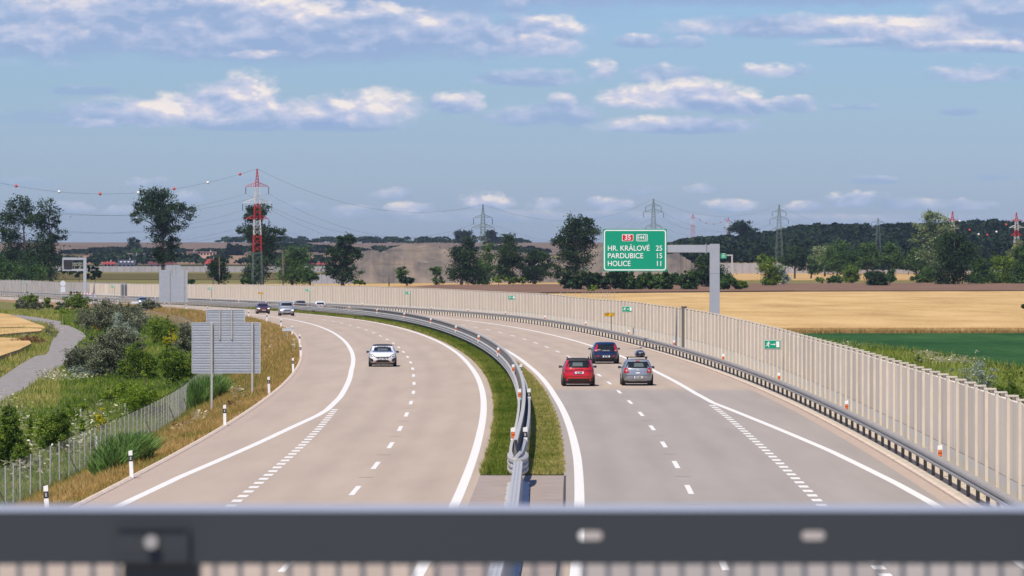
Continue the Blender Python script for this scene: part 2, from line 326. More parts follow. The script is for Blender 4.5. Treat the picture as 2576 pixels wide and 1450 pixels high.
def asphalt():
    m = mat('asphalt', (.3, .26, .235), .85); t = m.node_tree; b = t.nodes['Principled BSDF']
    b.inputs['Specular IOR Level'].default_value = .3
    geo = nd(t, 'ShaderNodeNewGeometry'); sp = nd(t, 'ShaderNodeSeparateXYZ'); t.links.new(geo.outputs['Position'], sp.inputs[0])
    # the fresher, greyer surfacing starts on the right carriageway before y = 272 m
    f1 = nd(t, 'ShaderNodeMapRange'); t.links.new(sp.outputs[1], f1.inputs[0]); f1.inputs[1].default_value = 276; f1.inputs[2].default_value = 268
    f2 = nd(t, 'ShaderNodeMapRange'); t.links.new(sp.outputs[0], f2.inputs[0]); f2.inputs[1].default_value = 1.3; f2.inputs[2].default_value = 1.5
    f_ = mth(t, 'MULTIPLY', f1.outputs[0], f2.outputs[0])
    mx1 = nd(t, 'ShaderNodeMix', data_type='RGBA'); t.links.new(f_, mx1.inputs[0]); mx1.inputs[6].default_value = (.40, .327, .260, 1); mx1.inputs[7].default_value = (.315, .283, .253, 1)
    mp = nd(t, 'ShaderNodeMapping'); mp.inputs['Scale'].default_value = (.55, .045, 1); t.links.new(geo.outputs['Position'], mp.inputs[0])
    n = nd(t, 'ShaderNodeTexNoise', i_Scale=1.0, i_Detail=6.0, i_Roughness=.6); t.links.new(mp.outputs[0], n.inputs['Vector'])
    n2 = nd(t, 'ShaderNodeTexNoise', i_Scale=6.0, i_Detail=4.0, i_Roughness=.9); t.links.new(geo.outputs['Position'], n2.inputs['Vector'])
    v = mth(t, 'ADD', mth(t, 'MULTIPLY', n.outputs[0], .36), mth(t, 'MULTIPLY', n2.outputs[0], .16)); v = mth(t, 'ADD', v, .75); v = asphalt_tracks(t, v)
    sc_ = nd(t, 'ShaderNodeVectorMath', operation='SCALE'); t.links.new(mx1.outputs[2], sc_.inputs[0]); t.links.new(v, sc_.inputs[3]); t.links.new(sc_.outputs[0], b.inputs['Base Color'])
    n3 = nd(t, 'ShaderNodeTexNoise', i_Scale=25.0, i_Detail=2.0); t.links.new(geo.outputs['Position'], n3.inputs['Vector'])
    u = nd(t, 'ShaderNodeBump'); u.inputs['Strength'].default_value = .12; t.links.new(n3.outputs[0], u.inputs['Height']); t.links.new(u.outputs[0], b.inputs['Normal'])
    return m
M['asphalt'] = asphalt()
def groundmat():
    m = mat('ground_soil_and_stubble', (.2, .17, .08), .95); t = m.node_tree; b = t.nodes['Principled BSDF']
    a = nd(t, 'ShaderNodeAttribute', attribute_name='tone'); r_ = nd(t, 'ShaderNodeValToRGB')
    geo = nd(t, 'ShaderNodeNewGeometry'); mp = nd(t, 'ShaderNodeMapping'); mp.inputs['Scale'].default_value = (.35, .12, .5); t.links.new(geo.outputs['Position'], mp.inputs[0])
    n = nd(t, 'ShaderNodeTexNoise', i_Scale=1.0, i_Detail=7.0, i_Roughness=.65); t.links.new(mp.outputs[0], n.inputs['Vector'])
    v = mth(t, 'ADD', a.outputs['Fac'], mth(t, 'MULTIPLY', mth(t, 'SUBTRACT', n.outputs[0], .5), .5)); t.links.new(v, r_.inputs[0])
    el = r_.color_ramp.elements; el[0].color = (.035, .07, .018, 1); el[1].color = (.30, .17, .065, 1)
    for p, c in ((.3, (.09, .12, .03)), (.5, (.17, .155, .05)), (.75, (.26, .16, .07))):
        q = el.new(p); q.color = (*c, 1)
    t.links.new(r_.outputs[0], b.inputs['Base Color']); return m
M['ground'] = groundmat(); M['ground'].node_tree.nodes['Principled BSDF'].inputs['Specular IOR Level'].default_value = .1

# ---------------------------------------------------------------- ground: one sheet to the horizon
def grid_mesh(name, X, Yv, Z, m, tone=None):
    h, w = X.shape; V = np.stack([X, Yv, Z], -1).reshape(-1, 3); i = np.arange(h * w).reshape(h, w)
    idx = np.stack([i[:-1, :-1], i[:-1, 1:], i[1:, 1:], i[1:, :-1]], -1).reshape(-1, 4)
    return mesh_np(name, V, 4, idx, m, True, None if tone is None else tone.ravel())
offs = np.unique(np.concatenate([-np.geomspace(24, 2600, 40), np.arange(-24, -20, 1.0), np.arange(-20, -13, .6), [-13.1, -12, -8, -4, -1.5, 0, 1.4, 5, 9, 13, 17.5], np.arange(17.6, 25.4, .8), np.geomspace(26, 2600, 40)]))
ysg = np.unique(np.concatenate([np.arange(-120, 700, 4.0), np.arange(700, 1400, 10), np.arange(1400, 3000, 40), np.arange(3000, 6000, 50), np.geomspace(6000, 16000, 12)]))
OF, YG = np.meshgrid(offs, ysg); XG = mid(np.minimum(YG, 1700)) * np.clip((2600 - YG) / 900, 0, 1) + OF
ZG = terrain(XG, YG); offg = (XG - mid(YG)) / np.sqrt(1 + slope(YG) ** 2)
tn = .45 + 0 * XG
tn = np.where((offg < -12.5) & (offg > -19.5) & (YG < 1300), .78, tn); tn = np.where((offg < -19.5) & (YG < 700), .38, tn)
tn = np.where(YG > 1350, .5, tn); tn = np.where(YG > 3050, .5, tn)
tag(link('ground', grid_mesh('ground', XG, YG, ZG, M['ground'], tn)), kind='structure')

def strip(name, ys, o1, o2, h, m, kind='structure', z_of=None):
    V = []
    for Y in ys:
        a = o1(Y) if callable(o1) else o1; b = o2(Y) if callable(o2) else o2
        V += [P(Y, a, h), P(Y, b, h)]
    n = len(ys); idx = [(2 * i, 2 * i + 1, 2 * i + 3, 2 * i + 2) for i in range(n - 1)]
    tt = []
    for Y in ys: tt += [(o1(Y) if callable(o1) else o1), (o2(Y) if callable(o2) else o2)]
    o = link(name, mesh_np(name, np.array(V), 4, np.array(idx), m, tone=np.array(tt))); tag(o, kind=kind); return o
YS = list(np.arange(20, 700, 4.0)) + list(np.arange(700, 1500, 10.0))
EL = lambda Y: float(tab([(140, -12.25), (200, -12.3), (280, -12.5), (400, -13.0), (500, -12.6), (1500, -12.4)], Y))
strip('road_left_carriageway', YS, EL, lambda Y: -1.42, 0.0, M['asphalt'])
strip('road_right_carriageway', YS, 1.35, 12.55, 0.0, M['asphalt'])
strip('gutter_left', YS, lambda Y: EL(Y) - .42, EL, -.004, M['gutter'])
strip('gutter_right', YS, 12.55, 13.0, -.004, M['gutter'])
WO = lambda Y: float(tab([(130, 13.95), (200, 14.15), (250, 14.45), (350, 15.5), (450, 16.0), (1500, 16.2)], Y))
strip('paver_strip', YS, 13.15, lambda Y: WO(Y) + 2.6, .05, mat('concrete_pavers', (.43, .38, .31), .9, var=.18, vs=1.5, bump=.2, bs=5))
o = MB().sweep(frames(YS, 13.07, 0), [(-.07, -.1), (-.07, .07), (.08, .08), (.08, -.1)]).build('kerb_right', M['kerb']); tag(o, kind='structure')
o = MB().sweep(frames(YS, lambda Y: EL(Y) - .5, 0), [(-.1, -.2), (-.1, .05), (.0, .06), (.09, .012), (.09, -.1)]).build('kerb_left', M['kerb']); tag(o, kind='structure')
strip('median_crossing', [20, 60, 100, 140, 166.3], -1.42, 1.35, -.002, mat('median_concrete', (.30, .25, .22), .9, var=.12, vs=1.2))
strip('paving_joint', [60, 100, 130, 150, 166], 1.36, 1.42, .006, mat('dark_joint', (.05, .045, .04), .9))
strip('median_grass_base', [166.3] + [y for y in YS if y > 168], -1.40, 1.33, .02, mat('grass_soil', (.10, .12, .03), .95, var=.4, vs=2.5, col2=(.05, .07, .02)))

# ---------------------------------------------------------------- painted lines
def line(name, ys, off, w):
    return strip(name, ys, lambda Y: (off(Y) if callable(off) else off) - w / 2, lambda Y: (off(Y) if callable(off) else off) + w / 2, .004, M['paint'])
M1 = lambda Y: float(tab([(150, -1.82), (206, -1.92), (330, -1.97), (420, -1.8), (600, -1.85), (1500, -1.9)], Y))
M2 = lambda Y: float(tab([(100, 1.78), (180, 1.86), (260, 1.76), (330, 1.9), (391, 2.2), (600, 2.1), (1500, 2.0)], Y))
CO = lambda Y: float(tab([(120, -5.0), (192, -5.2), (228, -5.43), (300, -5.76), (500, -5.8), (600, -5.9), (1500, -5.8)], Y))
RO = lambda Y: float(tab([(157, 5.25), (267, 5.32), (320, 5.55), (390, 5.9), (450, 6.15), (600, 6.0), (1500, 5.9)], Y))
AO = lambda Y: float(tab([(20, -13.2), (120, -12.1), (143, -11.6), (165, -11.25), (193, -10.45), (212, -9.95), (228, -9.45), (236, -9.3), (258, -9.28), (318, -9.66), (400, -9.66), (524, -9.45), (1500, -9.5)], Y))
BO = lambda Y: float(tab([(20, 12.4), (120, 12.3), (147, 12.2), (161, 11.95), (187, 11.3), (222, 10.15), (248, 9.35), (265, 9.25), (312, 9.37), (359, 9.6), (433, 9.93), (1500, 9.8)], Y))
YL = list(np.arange(60, 320, 2.0)) + list(np.arange(320, 1500, 6.0))
line('line_left_median_edge', YL, M1, .30); line('line_right_median_edge', YL, M2, .30)
line('line_left_outer', YL, AO, .30); line('line_right_outer', YL, BO, .30)
def dashes(name, cs, ln, off, w):
    V = []; idx = []
    for Y in cs:
        a, b = Y - ln / 2, Y + ln / 2; k = len(V)
        V += [P(a, off(a) - w / 2, .004), P(a, off(a) + w / 2, .004), P(b, off(b) + w / 2, .004), P(b, off(b) - w / 2, .004)]; idx.append((k, k + 1, k + 2, k + 3))
    tag(link(name, mesh_np(name, np.array(V), 4, np.array(idx), M['paint'])), kind='structure')
dashes('line_left_lane_dashes', [192.5 + 18.5 * k for k in range(-7, 60)], 6.0, CO, .17)
dashes('line_right_lane_dashes', [193.3 + 18.5 * k for k in range(-7, 60)], 6.0, RO, .17)
SL = lambda Y: float(tab([(60, -8.0), (146, -8.3), (200, -8.65), (243, -9.0)], Y)); SR = lambda Y: float(tab([(60, 8.75), (146, 8.88), (200, 8.95), (250, 9.15)], Y))
DM = mat('tar_mark', (.22, .18, .15), .8); _p = M['paint']; M['paint'] = DM
dashes('road_joint_marks_left', [201.7 + 18.5 * k for k in range(-6, 16)], .16, lambda Y: CO(Y), .5); dashes('road_joint_marks_right', [202.5 + 18.5 * k for k in range(-6, 16)], .16, lambda Y: RO(Y), .5)
M['paint'] = _p
dashes('line_left_short_dashes', [146.0 + 2.92 * k for k in range(-12, 32)], 1.45, SL, .30)
dashes('line_right_short_dashes', [146.6 + 2.92 * k for k in range(-12, 34)], 1.45, SR, .30)

ORD = ['nearest', 'second', 'third', 'fourth', 'fifth', 'sixth', 'seventh', 'eighth', 'ninth', 'tenth', 'eleventh', 'twelfth', 'thirteenth', 'fourteenth', 'fifteenth',
       'sixteenth', 'seventeenth', 'eighteenth', 'nineteenth', 'twentieth', 'twenty-first', 'twenty-second', 'twenty-third', 'twenty-fourth', 'twenty-fifth']
def basis(Y, off, h=0.0):        # frame at a place beside the road: origin there, +Y along the road
    p = P(Y, off, h); return p, math.atan(-float(slope(Y)))
def stuff(o): o['kind'] = 'stuff'; return o

# ================================================================ noise barrier on the right
Y_TAN = solveY(227, 16.2, 700, 1500); Y_GATE0 = solveY(321, 16.2, 700, 1400); Y_GATE1 = solveY(303, 16.2, 700, 1450)
TOPPX = [(-40, 707), (60, 707), (150, 712), (227, 713), (300, 714), (600, 716), (900, 720), (1100, 727), (1300, 737), (1375, 740), (1440, 748), (1500, 754), (1590, 759.5), (1660, 770), (1720, 777), (1780, 786.5), (1845, 801.3), (1906, 814.8), (1970, 831), (2010, 842.5), (2147, 878.6), (2258, 910.8), (2375, 944.5), (2478, 976.7), (2576, 1008), (2800, 1090)]
def wall_top(Y, off):            # top edge of the barrier above road level
    p = P(Y, off); px = CX + F * p.x / p.y; py = float(np.interp(px, [a for a, b in TOPPX], [b for a, b in TOPPX]))
    return CAMH - (py - YH) / F * p.y - p.z
def noise_wall(name, y0, y1, step, offf, mats, label, prot=.06, pw=.23, plinth=True, toph=None):
    root = empty(name, P(y0, offf(y0)), 0, label, 'noise barrier')
    org = root.location.copy(); bays = []
    Y = y0; ys = [y0]
    while Y < y1: Y += step; ys.append(min(Y, y1))
    hs = []
    for Y in ys:
        h = toph(Y) if toph else wall_top(Y, offf(Y) + .1); hs.append(h)
    hs = np.array(hs); k = np.ones(5) / 5; hs = np.convolve(np.pad(hs, 2, 'edge'), k, 'valid')
    far = {'post': MB(), 'panel': MB(), 'plinth': MB()}
    for i, Y in enumerate(ys):
        p, rz = basis(Y, offf(Y)); Mx = Matrix.Translation(p - org) @ Matrix.Rotation(rz, 4, 'Z'); h = float(hs[i])
        b = MB() if i < 98 else far['post']
        # H-shaped concrete post: front flange, web, back flange, small cap
        b.box((.045 - prot, 0, (h - .3) / 2), (.09, pw, h + .3), Mx); b.box((.15, 0, (h - .3) / 2), (.12, pw * .45, h + .298), Mx); b.box((.25, 0, (h - .3) / 2), (.09, pw, h + .3), Mx)
        b.box((.13 - prot / 2, 0, h + .025 - .15 + .15), (.36, pw + .02, .05), Mx)
        if i < 98: b.build('post', mats[0], root)
        if i == len(ys) - 1: break
        q, rz2 = basis(ys[i + 1], offf(ys[i + 1])); d = q - p; L = d.length; an = math.atan2(-d.x, d.y)
        Mp = Matrix.Translation((p + q) / 2 - org) @ Matrix.Rotation(an, 4, 'Z'); hm = (hs[i] + hs[i + 1]) / 2 - .1
        z0 = .95 if plinth else -.2
        b = MB() if i < 98 else far['panel']
        zz = [z0 + .012, hm] 
        b.box((.09, 0, (zz[0] + zz[1]) / 2), (.13, L - pw * .5, zz[1] - zz[0]), Mp)
        if i < 98: b.build('panel', mats[1], root)
        if plinth:
            b = MB() if i < 98 else far['plinth']
            b.box((.085, 0, (z0 - .32) / 2), (.12, L - pw * .5, z0 + .3), Mp)
            if i < 98: b.build('plinth', mats[2], root)
    for k_, b in far.items():
        if b.f: stuff(b.build(k_, mats[{'post': 0, 'panel': 1, 'plinth': 2}[k_]], root))
    return root
CM = (M['conc_post'], M['conc_panel'], M['conc_plinth'])
YS0 = 352.0
noise_wall('noise_barrier', 131, Y_GATE0, 3.9, WO, CM, 'long cream concrete noise barrier curving along the right side of the motorway')
noise_wall('noise_barrier', Y_GATE1, Y_TAN, 3.9, lambda Y: WO(Y), CM, 'short cream concrete barrier section between the dark gate and the far grey barrier')
OFFB = 19.0
noise_wall('noise_barrier', solveY(318, OFFB, 700, 1400), 1480, 4.0, lambda Y: OFFB, (mat('grey_concrete_post', (.4, .38, .35), .9), M['conc_grey'], M['conc_grey']), 'grey concrete barrier at the far left behind the overhead sign frame', plinth=False,
           toph=lambda Y: wall_top(Y, OFFB) + .25)
# dark movement joint post and the corrugated escape gate
g = empty('escape_gate', P(Y_GATE0, 16.2), 0, 'dark corrugated metal gate closing the gap in the cream barrier', 'gate')
b = MB(); n = 16; gm = mat('dark_corrugated_steel', (.16, .17, .19), .5, .3)
for i in range(n):
    f0 = Y_GATE0 + (Y_GATE1 - Y_GATE0) * (i + .5) / n; p, rz = basis(f0, 16.4 + .15 * (i % 2)); L = (Y_GATE1 - Y_GATE0) / n
    b.box((0, 0, 1.55), (.08, L * 1.02, 3.1 + .4 * (i % 2) * 0), Matrix.Translation(p - g.location) @ Matrix.Rotation(rz, 4, 'Z'))
b.build('corrugated_sheet', gm, g)
b = MB()
for Y in (Y_GATE0 + .3, (Y_GATE0 + Y_GATE1) / 2, Y_GATE1 - .3):
    p, rz = basis(Y, 16.25); b.box((0, 0, 1.7), (.16, .3, 3.6), Matrix.Translation(p - g.location) @ Matrix.Rotation(rz, 4, 'Z'))
b.build('gate_frame', M['galv'], g)
yj = solveY(1723, 15.7, 200, 600); pj, rz = basis(yj, WO(yj) - .03)
o = MB().box((0, 0, 1.6), (.34, .55, 3.42)).box((0, 0, 3.33), (.42, .6, .08)).build('movement_joint_post', mat('dark_joint_steel', (.12, .115, .11), .7), None, loc=pj, rot=(0, 0, rz))
tag(o, 'dark grey metal joint post set into the cream noise barrier', 'post')

# ================================================================ guard rail on the right
def wprof(x0, z0, h=.31, d=.08, side=-1):
    pts = [(0, 0), (side * d, .05), (side * d, .10), (0, .155), (side * d, .21), (side * d, .26), (0, .31)]
    return [(x0 + a, z0 + b * h / .31) for a, b in pts]
RO_ = 13.45
gr = empty('guard_rail', P(120, RO_), 0, 'grey steel guard rail on dark posts in front of the cream noise barrier', 'guard rail')
ysr = [y for y in YS if y >= 100]
org = gr.location
fr = [(p - org, r) for p, r in frames(ysr, RO_, 0)]
MB().sweep(fr, [(-.10, .47), (-.14, .50), (-.14, .56), (-.09, .61), (-.14, .66), (-.14, .73), (-.10, .78), (.06, .78), (.06, .74), (-.06, .73), (-.06, .47)], closed=True).build('beam', mat('dull_galvanised_beam', (.30, .285, .26), .6, .08, var=.12, vs=2), gr)
farp = MB(); Y = 122.0; i = 0
while Y < 1480:
    p, rz = basis(Y, RO_); Mx = Matrix.Translation(p - org) @ Matrix.Rotation(rz, 4, 'Z')
    b = MB() if i < 99 else farp
    b.box((.03, 0, .36), (.11, .012, .74), Mx); b.box((-.02, .03, .36), (.012, .07, .74), Mx); b.box((.08, .03, .36), (.012, .07, .74), Mx); b.box((.0, .02, .62), (.15, .1, .2), Mx)
    if i < 99: b.build('post', M['galv_dk'], gr)
    Y += 3.6 if Y < 700 else 4.0; i += 1
stuff(farp.build('post', M['galv_dk'], gr))

# ================================================================ median barrier: thrie beam each side, raised central rail on close posts
YM0 = 158.0; M['galv_md'] = mat('median_post_steel', (.20, .195, .19), .6, .2)
mb = empty('median_barrier', P(YM0, 0), 0, 'tall galvanised steel median barrier with double beams standing in the grass strip', 'guard rail'); org = mb.location
ysm = [YM0, 160, 163, 166, 170] + [y for y in YS if y > 172]
def prof_side(s, x): return [(s * (x + a), z) for a, z in [(0, .42), (.07, .46), (.07, .52), (0, .57), (.07, .62), (.07, .70), (0, .76), (.07, .81), (.07, .89), (0, .93), (-.03, .93), (-.03, .42)]]
spread = lambda Y: float(tab([(158, .03), (163, .15), (168, .19), (185, .20), (1500, .24)], Y))
MO = lambda Y: float(tab([(150, -.22), (175, -.2), (220, -.1), (300, 0), (1500, 0)], Y))
for s, nm in ((-1, 'left_beam'), (1, 'right_beam')):
    V = []
    b = MB(); prof = prof_side(s, 0)
    frs = [(p - org, r) for p, r in frames(ysm, lambda Y: MO(Y) + s * spread(Y), 0)]
    b.sweep(frs, prof, closed=True).build('side_beam', M['galv'], mb)
fr = [(p - org, r) for p, r in frames([y for y in ysm if y > 162], MO, 0)]
MB().sweep(fr, [(-.065, 1.2), (-.065, 1.32), (.065, 1.32), (.065, 1.2), (.055, 1.2), (.055, 1.29), (-.055, 1.29), (-.055, 1.2)], closed=True).build('top_rail', M['galv'], mb)
farp = MB(); Y = 164.0; i = 0
while Y < 1480:
    p, rz = basis(Y, MO(Y)); Mx = Matrix.Translation(p - org) @ Matrix.Rotation(rz, 4, 'Z'); b = MB() if i < 99 else farp
    b.box((0, 0, .58), (.12, .05, 1.30), Mx); sp_ = spread(Y); b.box((0, .03, .72), (sp_ * 2 - .03, .04, .22), Mx)
    if i < 99: b.build('post', M['galv_md'], mb)
    Y += 1.75 if Y < 600 else 2.5; i += 1
stuff(farp.build('post', M['galv_md'], mb))
# lower removable steel barrier across the hard crossing, down to and under the bridge
sb = empty('removable_barrier', (0.2, 158, 0), 0, 'low perforated steel barrier with spread foot plates on the paved median crossing', 'crash barrier'); org = sb.location
pts = [(0.20, 159.5), (0.17, 153.5), (0.03, 131), (-.16, 116), (-.40, 99), (-.75, 60), (-.9, 25)]
fr = []
for k_, (x, y) in enumerate(pts):
    a = Vector(pts[max(k_ - 1, 0)]); c = Vector(pts[min(k_ + 1, len(pts) - 1)]); t = (c - a).normalized(); fr.append((Vector((x, y, 0)) - org, Vector((-t.y, t.x, 0))))
MB().sweep(fr, [(.14, .68), (.14, .84), (-.14, .84), (-.14, .68)], closed=True).build('top_box', mat('pale_galvanised', (.50, .50, .49), .5, .3, var=.06, vs=4), sb)
MB().sweep(fr, [(.12, .68), (.11, .30), (.16, .14), (.36, .05), (.36, .012), (-.36, .012), (-.36, .05), (-.16, .14), (-.11, .30), (-.12, .68)], closed=True).build('side_plates', M['galv'], sb)
b = MB(); b2 = MB(); b.sweep(fr, [(.12, .838), (-.12, .838), (-.12, .836), (.12, .836)], closed=True)
for k_ in range(len(pts) - 1):
    a = Vector((*pts[k_], 0)); c = Vector((*pts[k_ + 1], 0)); L = (c - a).length; t = (c - a) / L; rgt = Vector((-t.y, t.x, 0)); an = math.atan2(-t.x, t.y)
    for j in range(int(L / .75)):
        q = a + t * (j * .75 + .3) - org; Mx = Matrix.Translation(q) @ Matrix.Rotation(an, 4, 'Z')
        for s in (-.05, .05): b.box((s, 0, .842), (.04, .09, .005), Mx)
        for s in (-.28, .28): b.box((s, 0, .055), (.06, .06, .03), Mx)
        if j % 5 == 2:
            for s in (-.26, .26): b2.box((s, 0, .06), (.22, .02, .02), Mx)
b.build('bolt_holes', M['galv_dk'], sb); b2.build('joint_seams', M['galv_dk'], sb)
th = empty('barrier_transition', (0.19, 160, 0), 0, 'flared three wave steel transition collar between the two median barriers', 'guard rail')
for s in (-1, 1):
    b = MB(); fr = [(Vector((s * .03, -3.0, 0)), Vector((s, 0, 0))), (Vector((s * .20, -1.4, 0)), Vector((s, 0, 0))), (Vector((s * .27, .6, 0)), Vector((s, 0, 0))), (Vector((s * .27, 2.5, 0)), Vector((s, 0, 0)))]
    b.sweep(fr, [(0, .38), (.07, .43), (.07, .49), (0, .54), (.07, .60), (.07, .67), (0, .72), (.07, .78), (.07, .87), (0, .93), (-.03, .93), (-.03, .38)], closed=True).build('three_wave_plate', M['galv'], th)

# ================================================================ delineator posts
def delineator(dark, w=.12, h=1.0, label='', group='', short=False, name='delineator_post'):
    r = empty(name, (0, 0, 0), 0, label, 'delineator', group)
    b = MB(); b.add([(-w / 2, -.03, 0), (w / 2, -.03, 0), (w / 2, .05, 0), (-w / 2, .05, 0), (-w / 2, -.03, h - .03), (w / 2, -.03, h), (w / 2, .05, h), (-w / 2, .05, h - .03)],
                    [(0, 1, 2, 3), (4, 5, 6, 7), (0, 1, 5, 4), (1, 2, 6, 5), (2, 3, 7, 6), (3, 0, 4, 7)]); b.build('post_body', M['white'], r)
    if dark:
        MB().box((0, .01, h - .27), (w + .006, .09, .19)).build('black_band', M['black'], r)
        MB().box((0, -.038, h - .27), (w * .42, .012, .11)).build('reflector', mat('silver_reflector', (.35, .36, .38), .3), r)
    else:
        MB().box((0, -.034, h - .27), (w * .85, .012, .21)).build('black_frame', M['black'], r)
        b = MB(); b.box((0, -.043, h - .215), (w * .72, .012, .08)); b.box((0, -.043, h - .325), (w * .72, .012, .08)); b.build('reflector', M['orange'], r)
    return r
dA = delineator(True, .125, .98); dB = delineator(False, .15, .55)
LOFF = {0: (164, -12.75), 1: (214, -12.85), 2: (264, -13.15), 3: (314, -13.25), 4: (364, -13.45), 5: (414, -13.5), 6: (464, -13.5), 7: (514, -13.4)}
def grass_z(p): return float(terrain(p.x, p.y))
for k_ in range(20):
    Y, off = LOFF.get(k_, (164 + 50 * k_, -13.2)); o = dA if k_ == 0 else copy_tree(dA); p, rz = basis(Y, off)
    p.z = grass_z(p); o.location = p; o.rotation_euler = (R(1.5) * ((k_ * 7) % 3 - 1), R(1.2) * ((k_ * 5) % 3 - 1) - (R(2) if k_ < 3 else 0), rz)
    tag(o, 'white post with black band on the left verge, %s from the bridge' % ORD[k_], 'delineator', 'delineator posts along the left verge')
o = copy_tree(dA); p, rz = basis(139, -12.9); p.z = grass_z(p); o.location = p; tag(o, 'white post with black band behind the bridge rail at the left verge', 'delineator', 'delineator posts along the left verge')
k2 = 0
for k_ in range(21):
    Y = 174 + 50 * k_
    o = dB if k_ == 0 else copy_tree(dB); p, rz = basis(Y, MO(Y) - .20 if Y < 300 else -.25, .78); o.location = p; o.rotation_euler = (0, 0, rz)
    tag(o, 'white and orange marker on the left side of the median barrier, %s from the bridge' % ORD[k_], 'delineator', 'orange markers along the median barrier')
dC = delineator(True, .15, .55)
for k_ in range(3):
    Y = 174 + 50 * k_ + .4; o = dC if k_ == 0 else copy_tree(dC); p, rz = basis(Y, MO(Y) + .22, .78); o.location = p; o.rotation_euler = (0, 0, rz)
    tag(o, 'white and black marker on the right side of the median barrier, %s from the bridge' % ORD[k_], 'delineator', 'black markers along the median barrier')
for k_ in range(19):
    Y = 164 + 50 * k_; o = copy_tree(dB); p, rz = basis(Y, RO_ + .16, .55); o.location = p; o.rotation_euler = (0, 0, rz)
    tag(o, 'white and orange marker standing above the right guard rail, %s from the bridge' % ORD[k_], 'delineator', 'orange markers along the right guard rail')

# ================================================================ escape route signs
def quads(polys, th=.004):
    b = MB()
    for pl in polys:
        n = len(pl); b.add([(x, -th, z) for x, z in pl] + [(x, 0, z) for x, z in pl], [tuple(range(n)), tuple(range(2 * n - 1, n - 1, -1))] + [(i, (i + 1) % n, n + (i + 1) % n, n + i) for i in range(n)])
    return b
def circ(cx, cz, r, n=12): return [(cx + r * math.cos(2 * math.pi * i / n), cz + r * math.sin(2 * math.pi * i / n)) for i in range(n)]
def Zs(pts): return [((x - 1278) / 920, -(y - 712) / 920) for x, y in pts]
RUN = [Zs([(975, 612), (1065, 615), (1085, 625), (1105, 650), (1060, 665), (1030, 650)]), Zs([(975, 612), (1000, 640), (960, 692), (938, 682)]), Zs([(1015, 640), (1090, 640), (1065, 700), (1045, 735), (1000, 745), (985, 720)]),
       Zs([(1080, 640), (1105, 672), (1168, 680), (1168, 695), (1095, 698), (1065, 680)]), Zs([(985, 720), (1020, 745), (985, 800), (955, 800)]), Zs([(895, 768), (975, 765), (985, 800), (900, 803)]),
       Zs([(1015, 740), (1060, 715), (1085, 760), (1085, 790), (1050, 790)]), Zs([(1048, 780), (1085, 780), (1085, 875), (1058, 872)])]
def exit_sign(loc, rz, w, label, post=None, frame=False, nm='escape_sign'):
    r = empty(nm, loc, rz, label, 'exit sign', 'green escape route signs along the noise barrier')
    if frame: MB().box((0, .03, 0), (1.12, .03, .66)).build('frame', mat('dull_frame', (.42, .37, .31), .8), r)
    MB().box((0, .008, 0), (1.02, .014, .54)).build('white_border', M['white'], r)
    MB().box((0, -.002, 0), (.98, .014, .49)).build('board', M['green_sign'], r)
    b = quads(RUN + [Zs([(1205, 698), (1380, 690), (1380, 728), (1210, 738)]), Zs([(1375, 650), (1455, 708), (1380, 770)]), Zs([(1482, 540), (1665, 540), (1672, 868), (1497, 868)])] + [circ(-.22, .14, .042)])
    o = b.build('pictogram', M['white'], r); o.location.y = -.011
    if post: MB().bar((.5, .04, -post), (.5, .04, .3), .05, 8).build('pole', mat('green_pole', (.02, .16, .09), .5), r)
    r.scale = (w, w, w); return r
for i, (px, py, wd, pole) in enumerate([(1943, 867, 42, 0), (1578, 778, 26, 0), (1287, 749, 18, 0), (1024, 737, 14, 1), (773, 730, 12, 1), (527, 726, 10, 1), (283, 722, 9, 1), (62, 711, 8, 1)]):
    off = (lambda Y: WO(Y) - .62) if i < 3 else (lambda Y: 15.0); Yg = 400
    for _ in range(30): Yg = solveY(px, off(Yg) if i < 3 else 15.0, 150, 1480)
    q = P(Yg, off(Yg)); v = at(px, py, q.y); q.z = v.z; w = wd * q.y / F / 1.02
    gz = (q.z - float(zr(Yg))) / w
    exit_sign(q, math.atan(-float(slope(Yg))) * .3, w, 'green running man exit sign, %s from the bridge' % ORD[i], post=gz if pole else None, frame=i < 3)

# yellow kilometre and emergency phone signs
def km_sign(px, py, w, off, label):
    Y = solveY(px, off, 200, 1400); q = P(Y, off); v = at(px, py, q.y); h = v.z - q.z
    r = empty('kilometre_sign', q, 0, label, 'sign')
    MB().box((0, 0, h), (w, .02, w * .36)).build('board', M['yellow_sign'], r)
    b = MB()
    for s in (-1, 1): b.box((s * w * .49, -.012, h), (w * .02, .006, w * .36)); b.box((0, -.012, h + s * w * .17), (w * .98, .006, w * .022))
    b.box((w * .17, -.012, h), (w * .02, .006, w * .34)).build('border', M['black'], r)
    text('147', w * .3, M['black'], r, (-w * .25, -.016, h), bold=.008, sx=.9); text('5', w * .17, M['black'], r, (w * .07, -.016, h - w * .05))
    b = MB(); b.tube([(w * (.33 + .09 * math.cos(t)), -.016, h - .02 * w + w * .1 * math.sin(t)) for t in [R(a) for a in range(20, 200, 20)]], w * .018)
    b.box((w * .24, -.016, h - .06 * w), (w * .06, .01, w * .06)); b.box((w * .42, -.016, h - .02 * w), (w * .06, .01, w * .06)).build('phone_symbol', M['black'], r)
    MB().bar((w * .18, .03, 0), (w * .18, .03, h), .035, 8).build('pole', M['galv_dk'], r)
km_sign(1532, 792, .92, 13.95, 'yellow 147.5 kilometre sign with phone symbol on a thin dark pole'); km_sign(655, 738, .95, 15.2, 'small faraway yellow kilometre sign in front of the cream barrier')

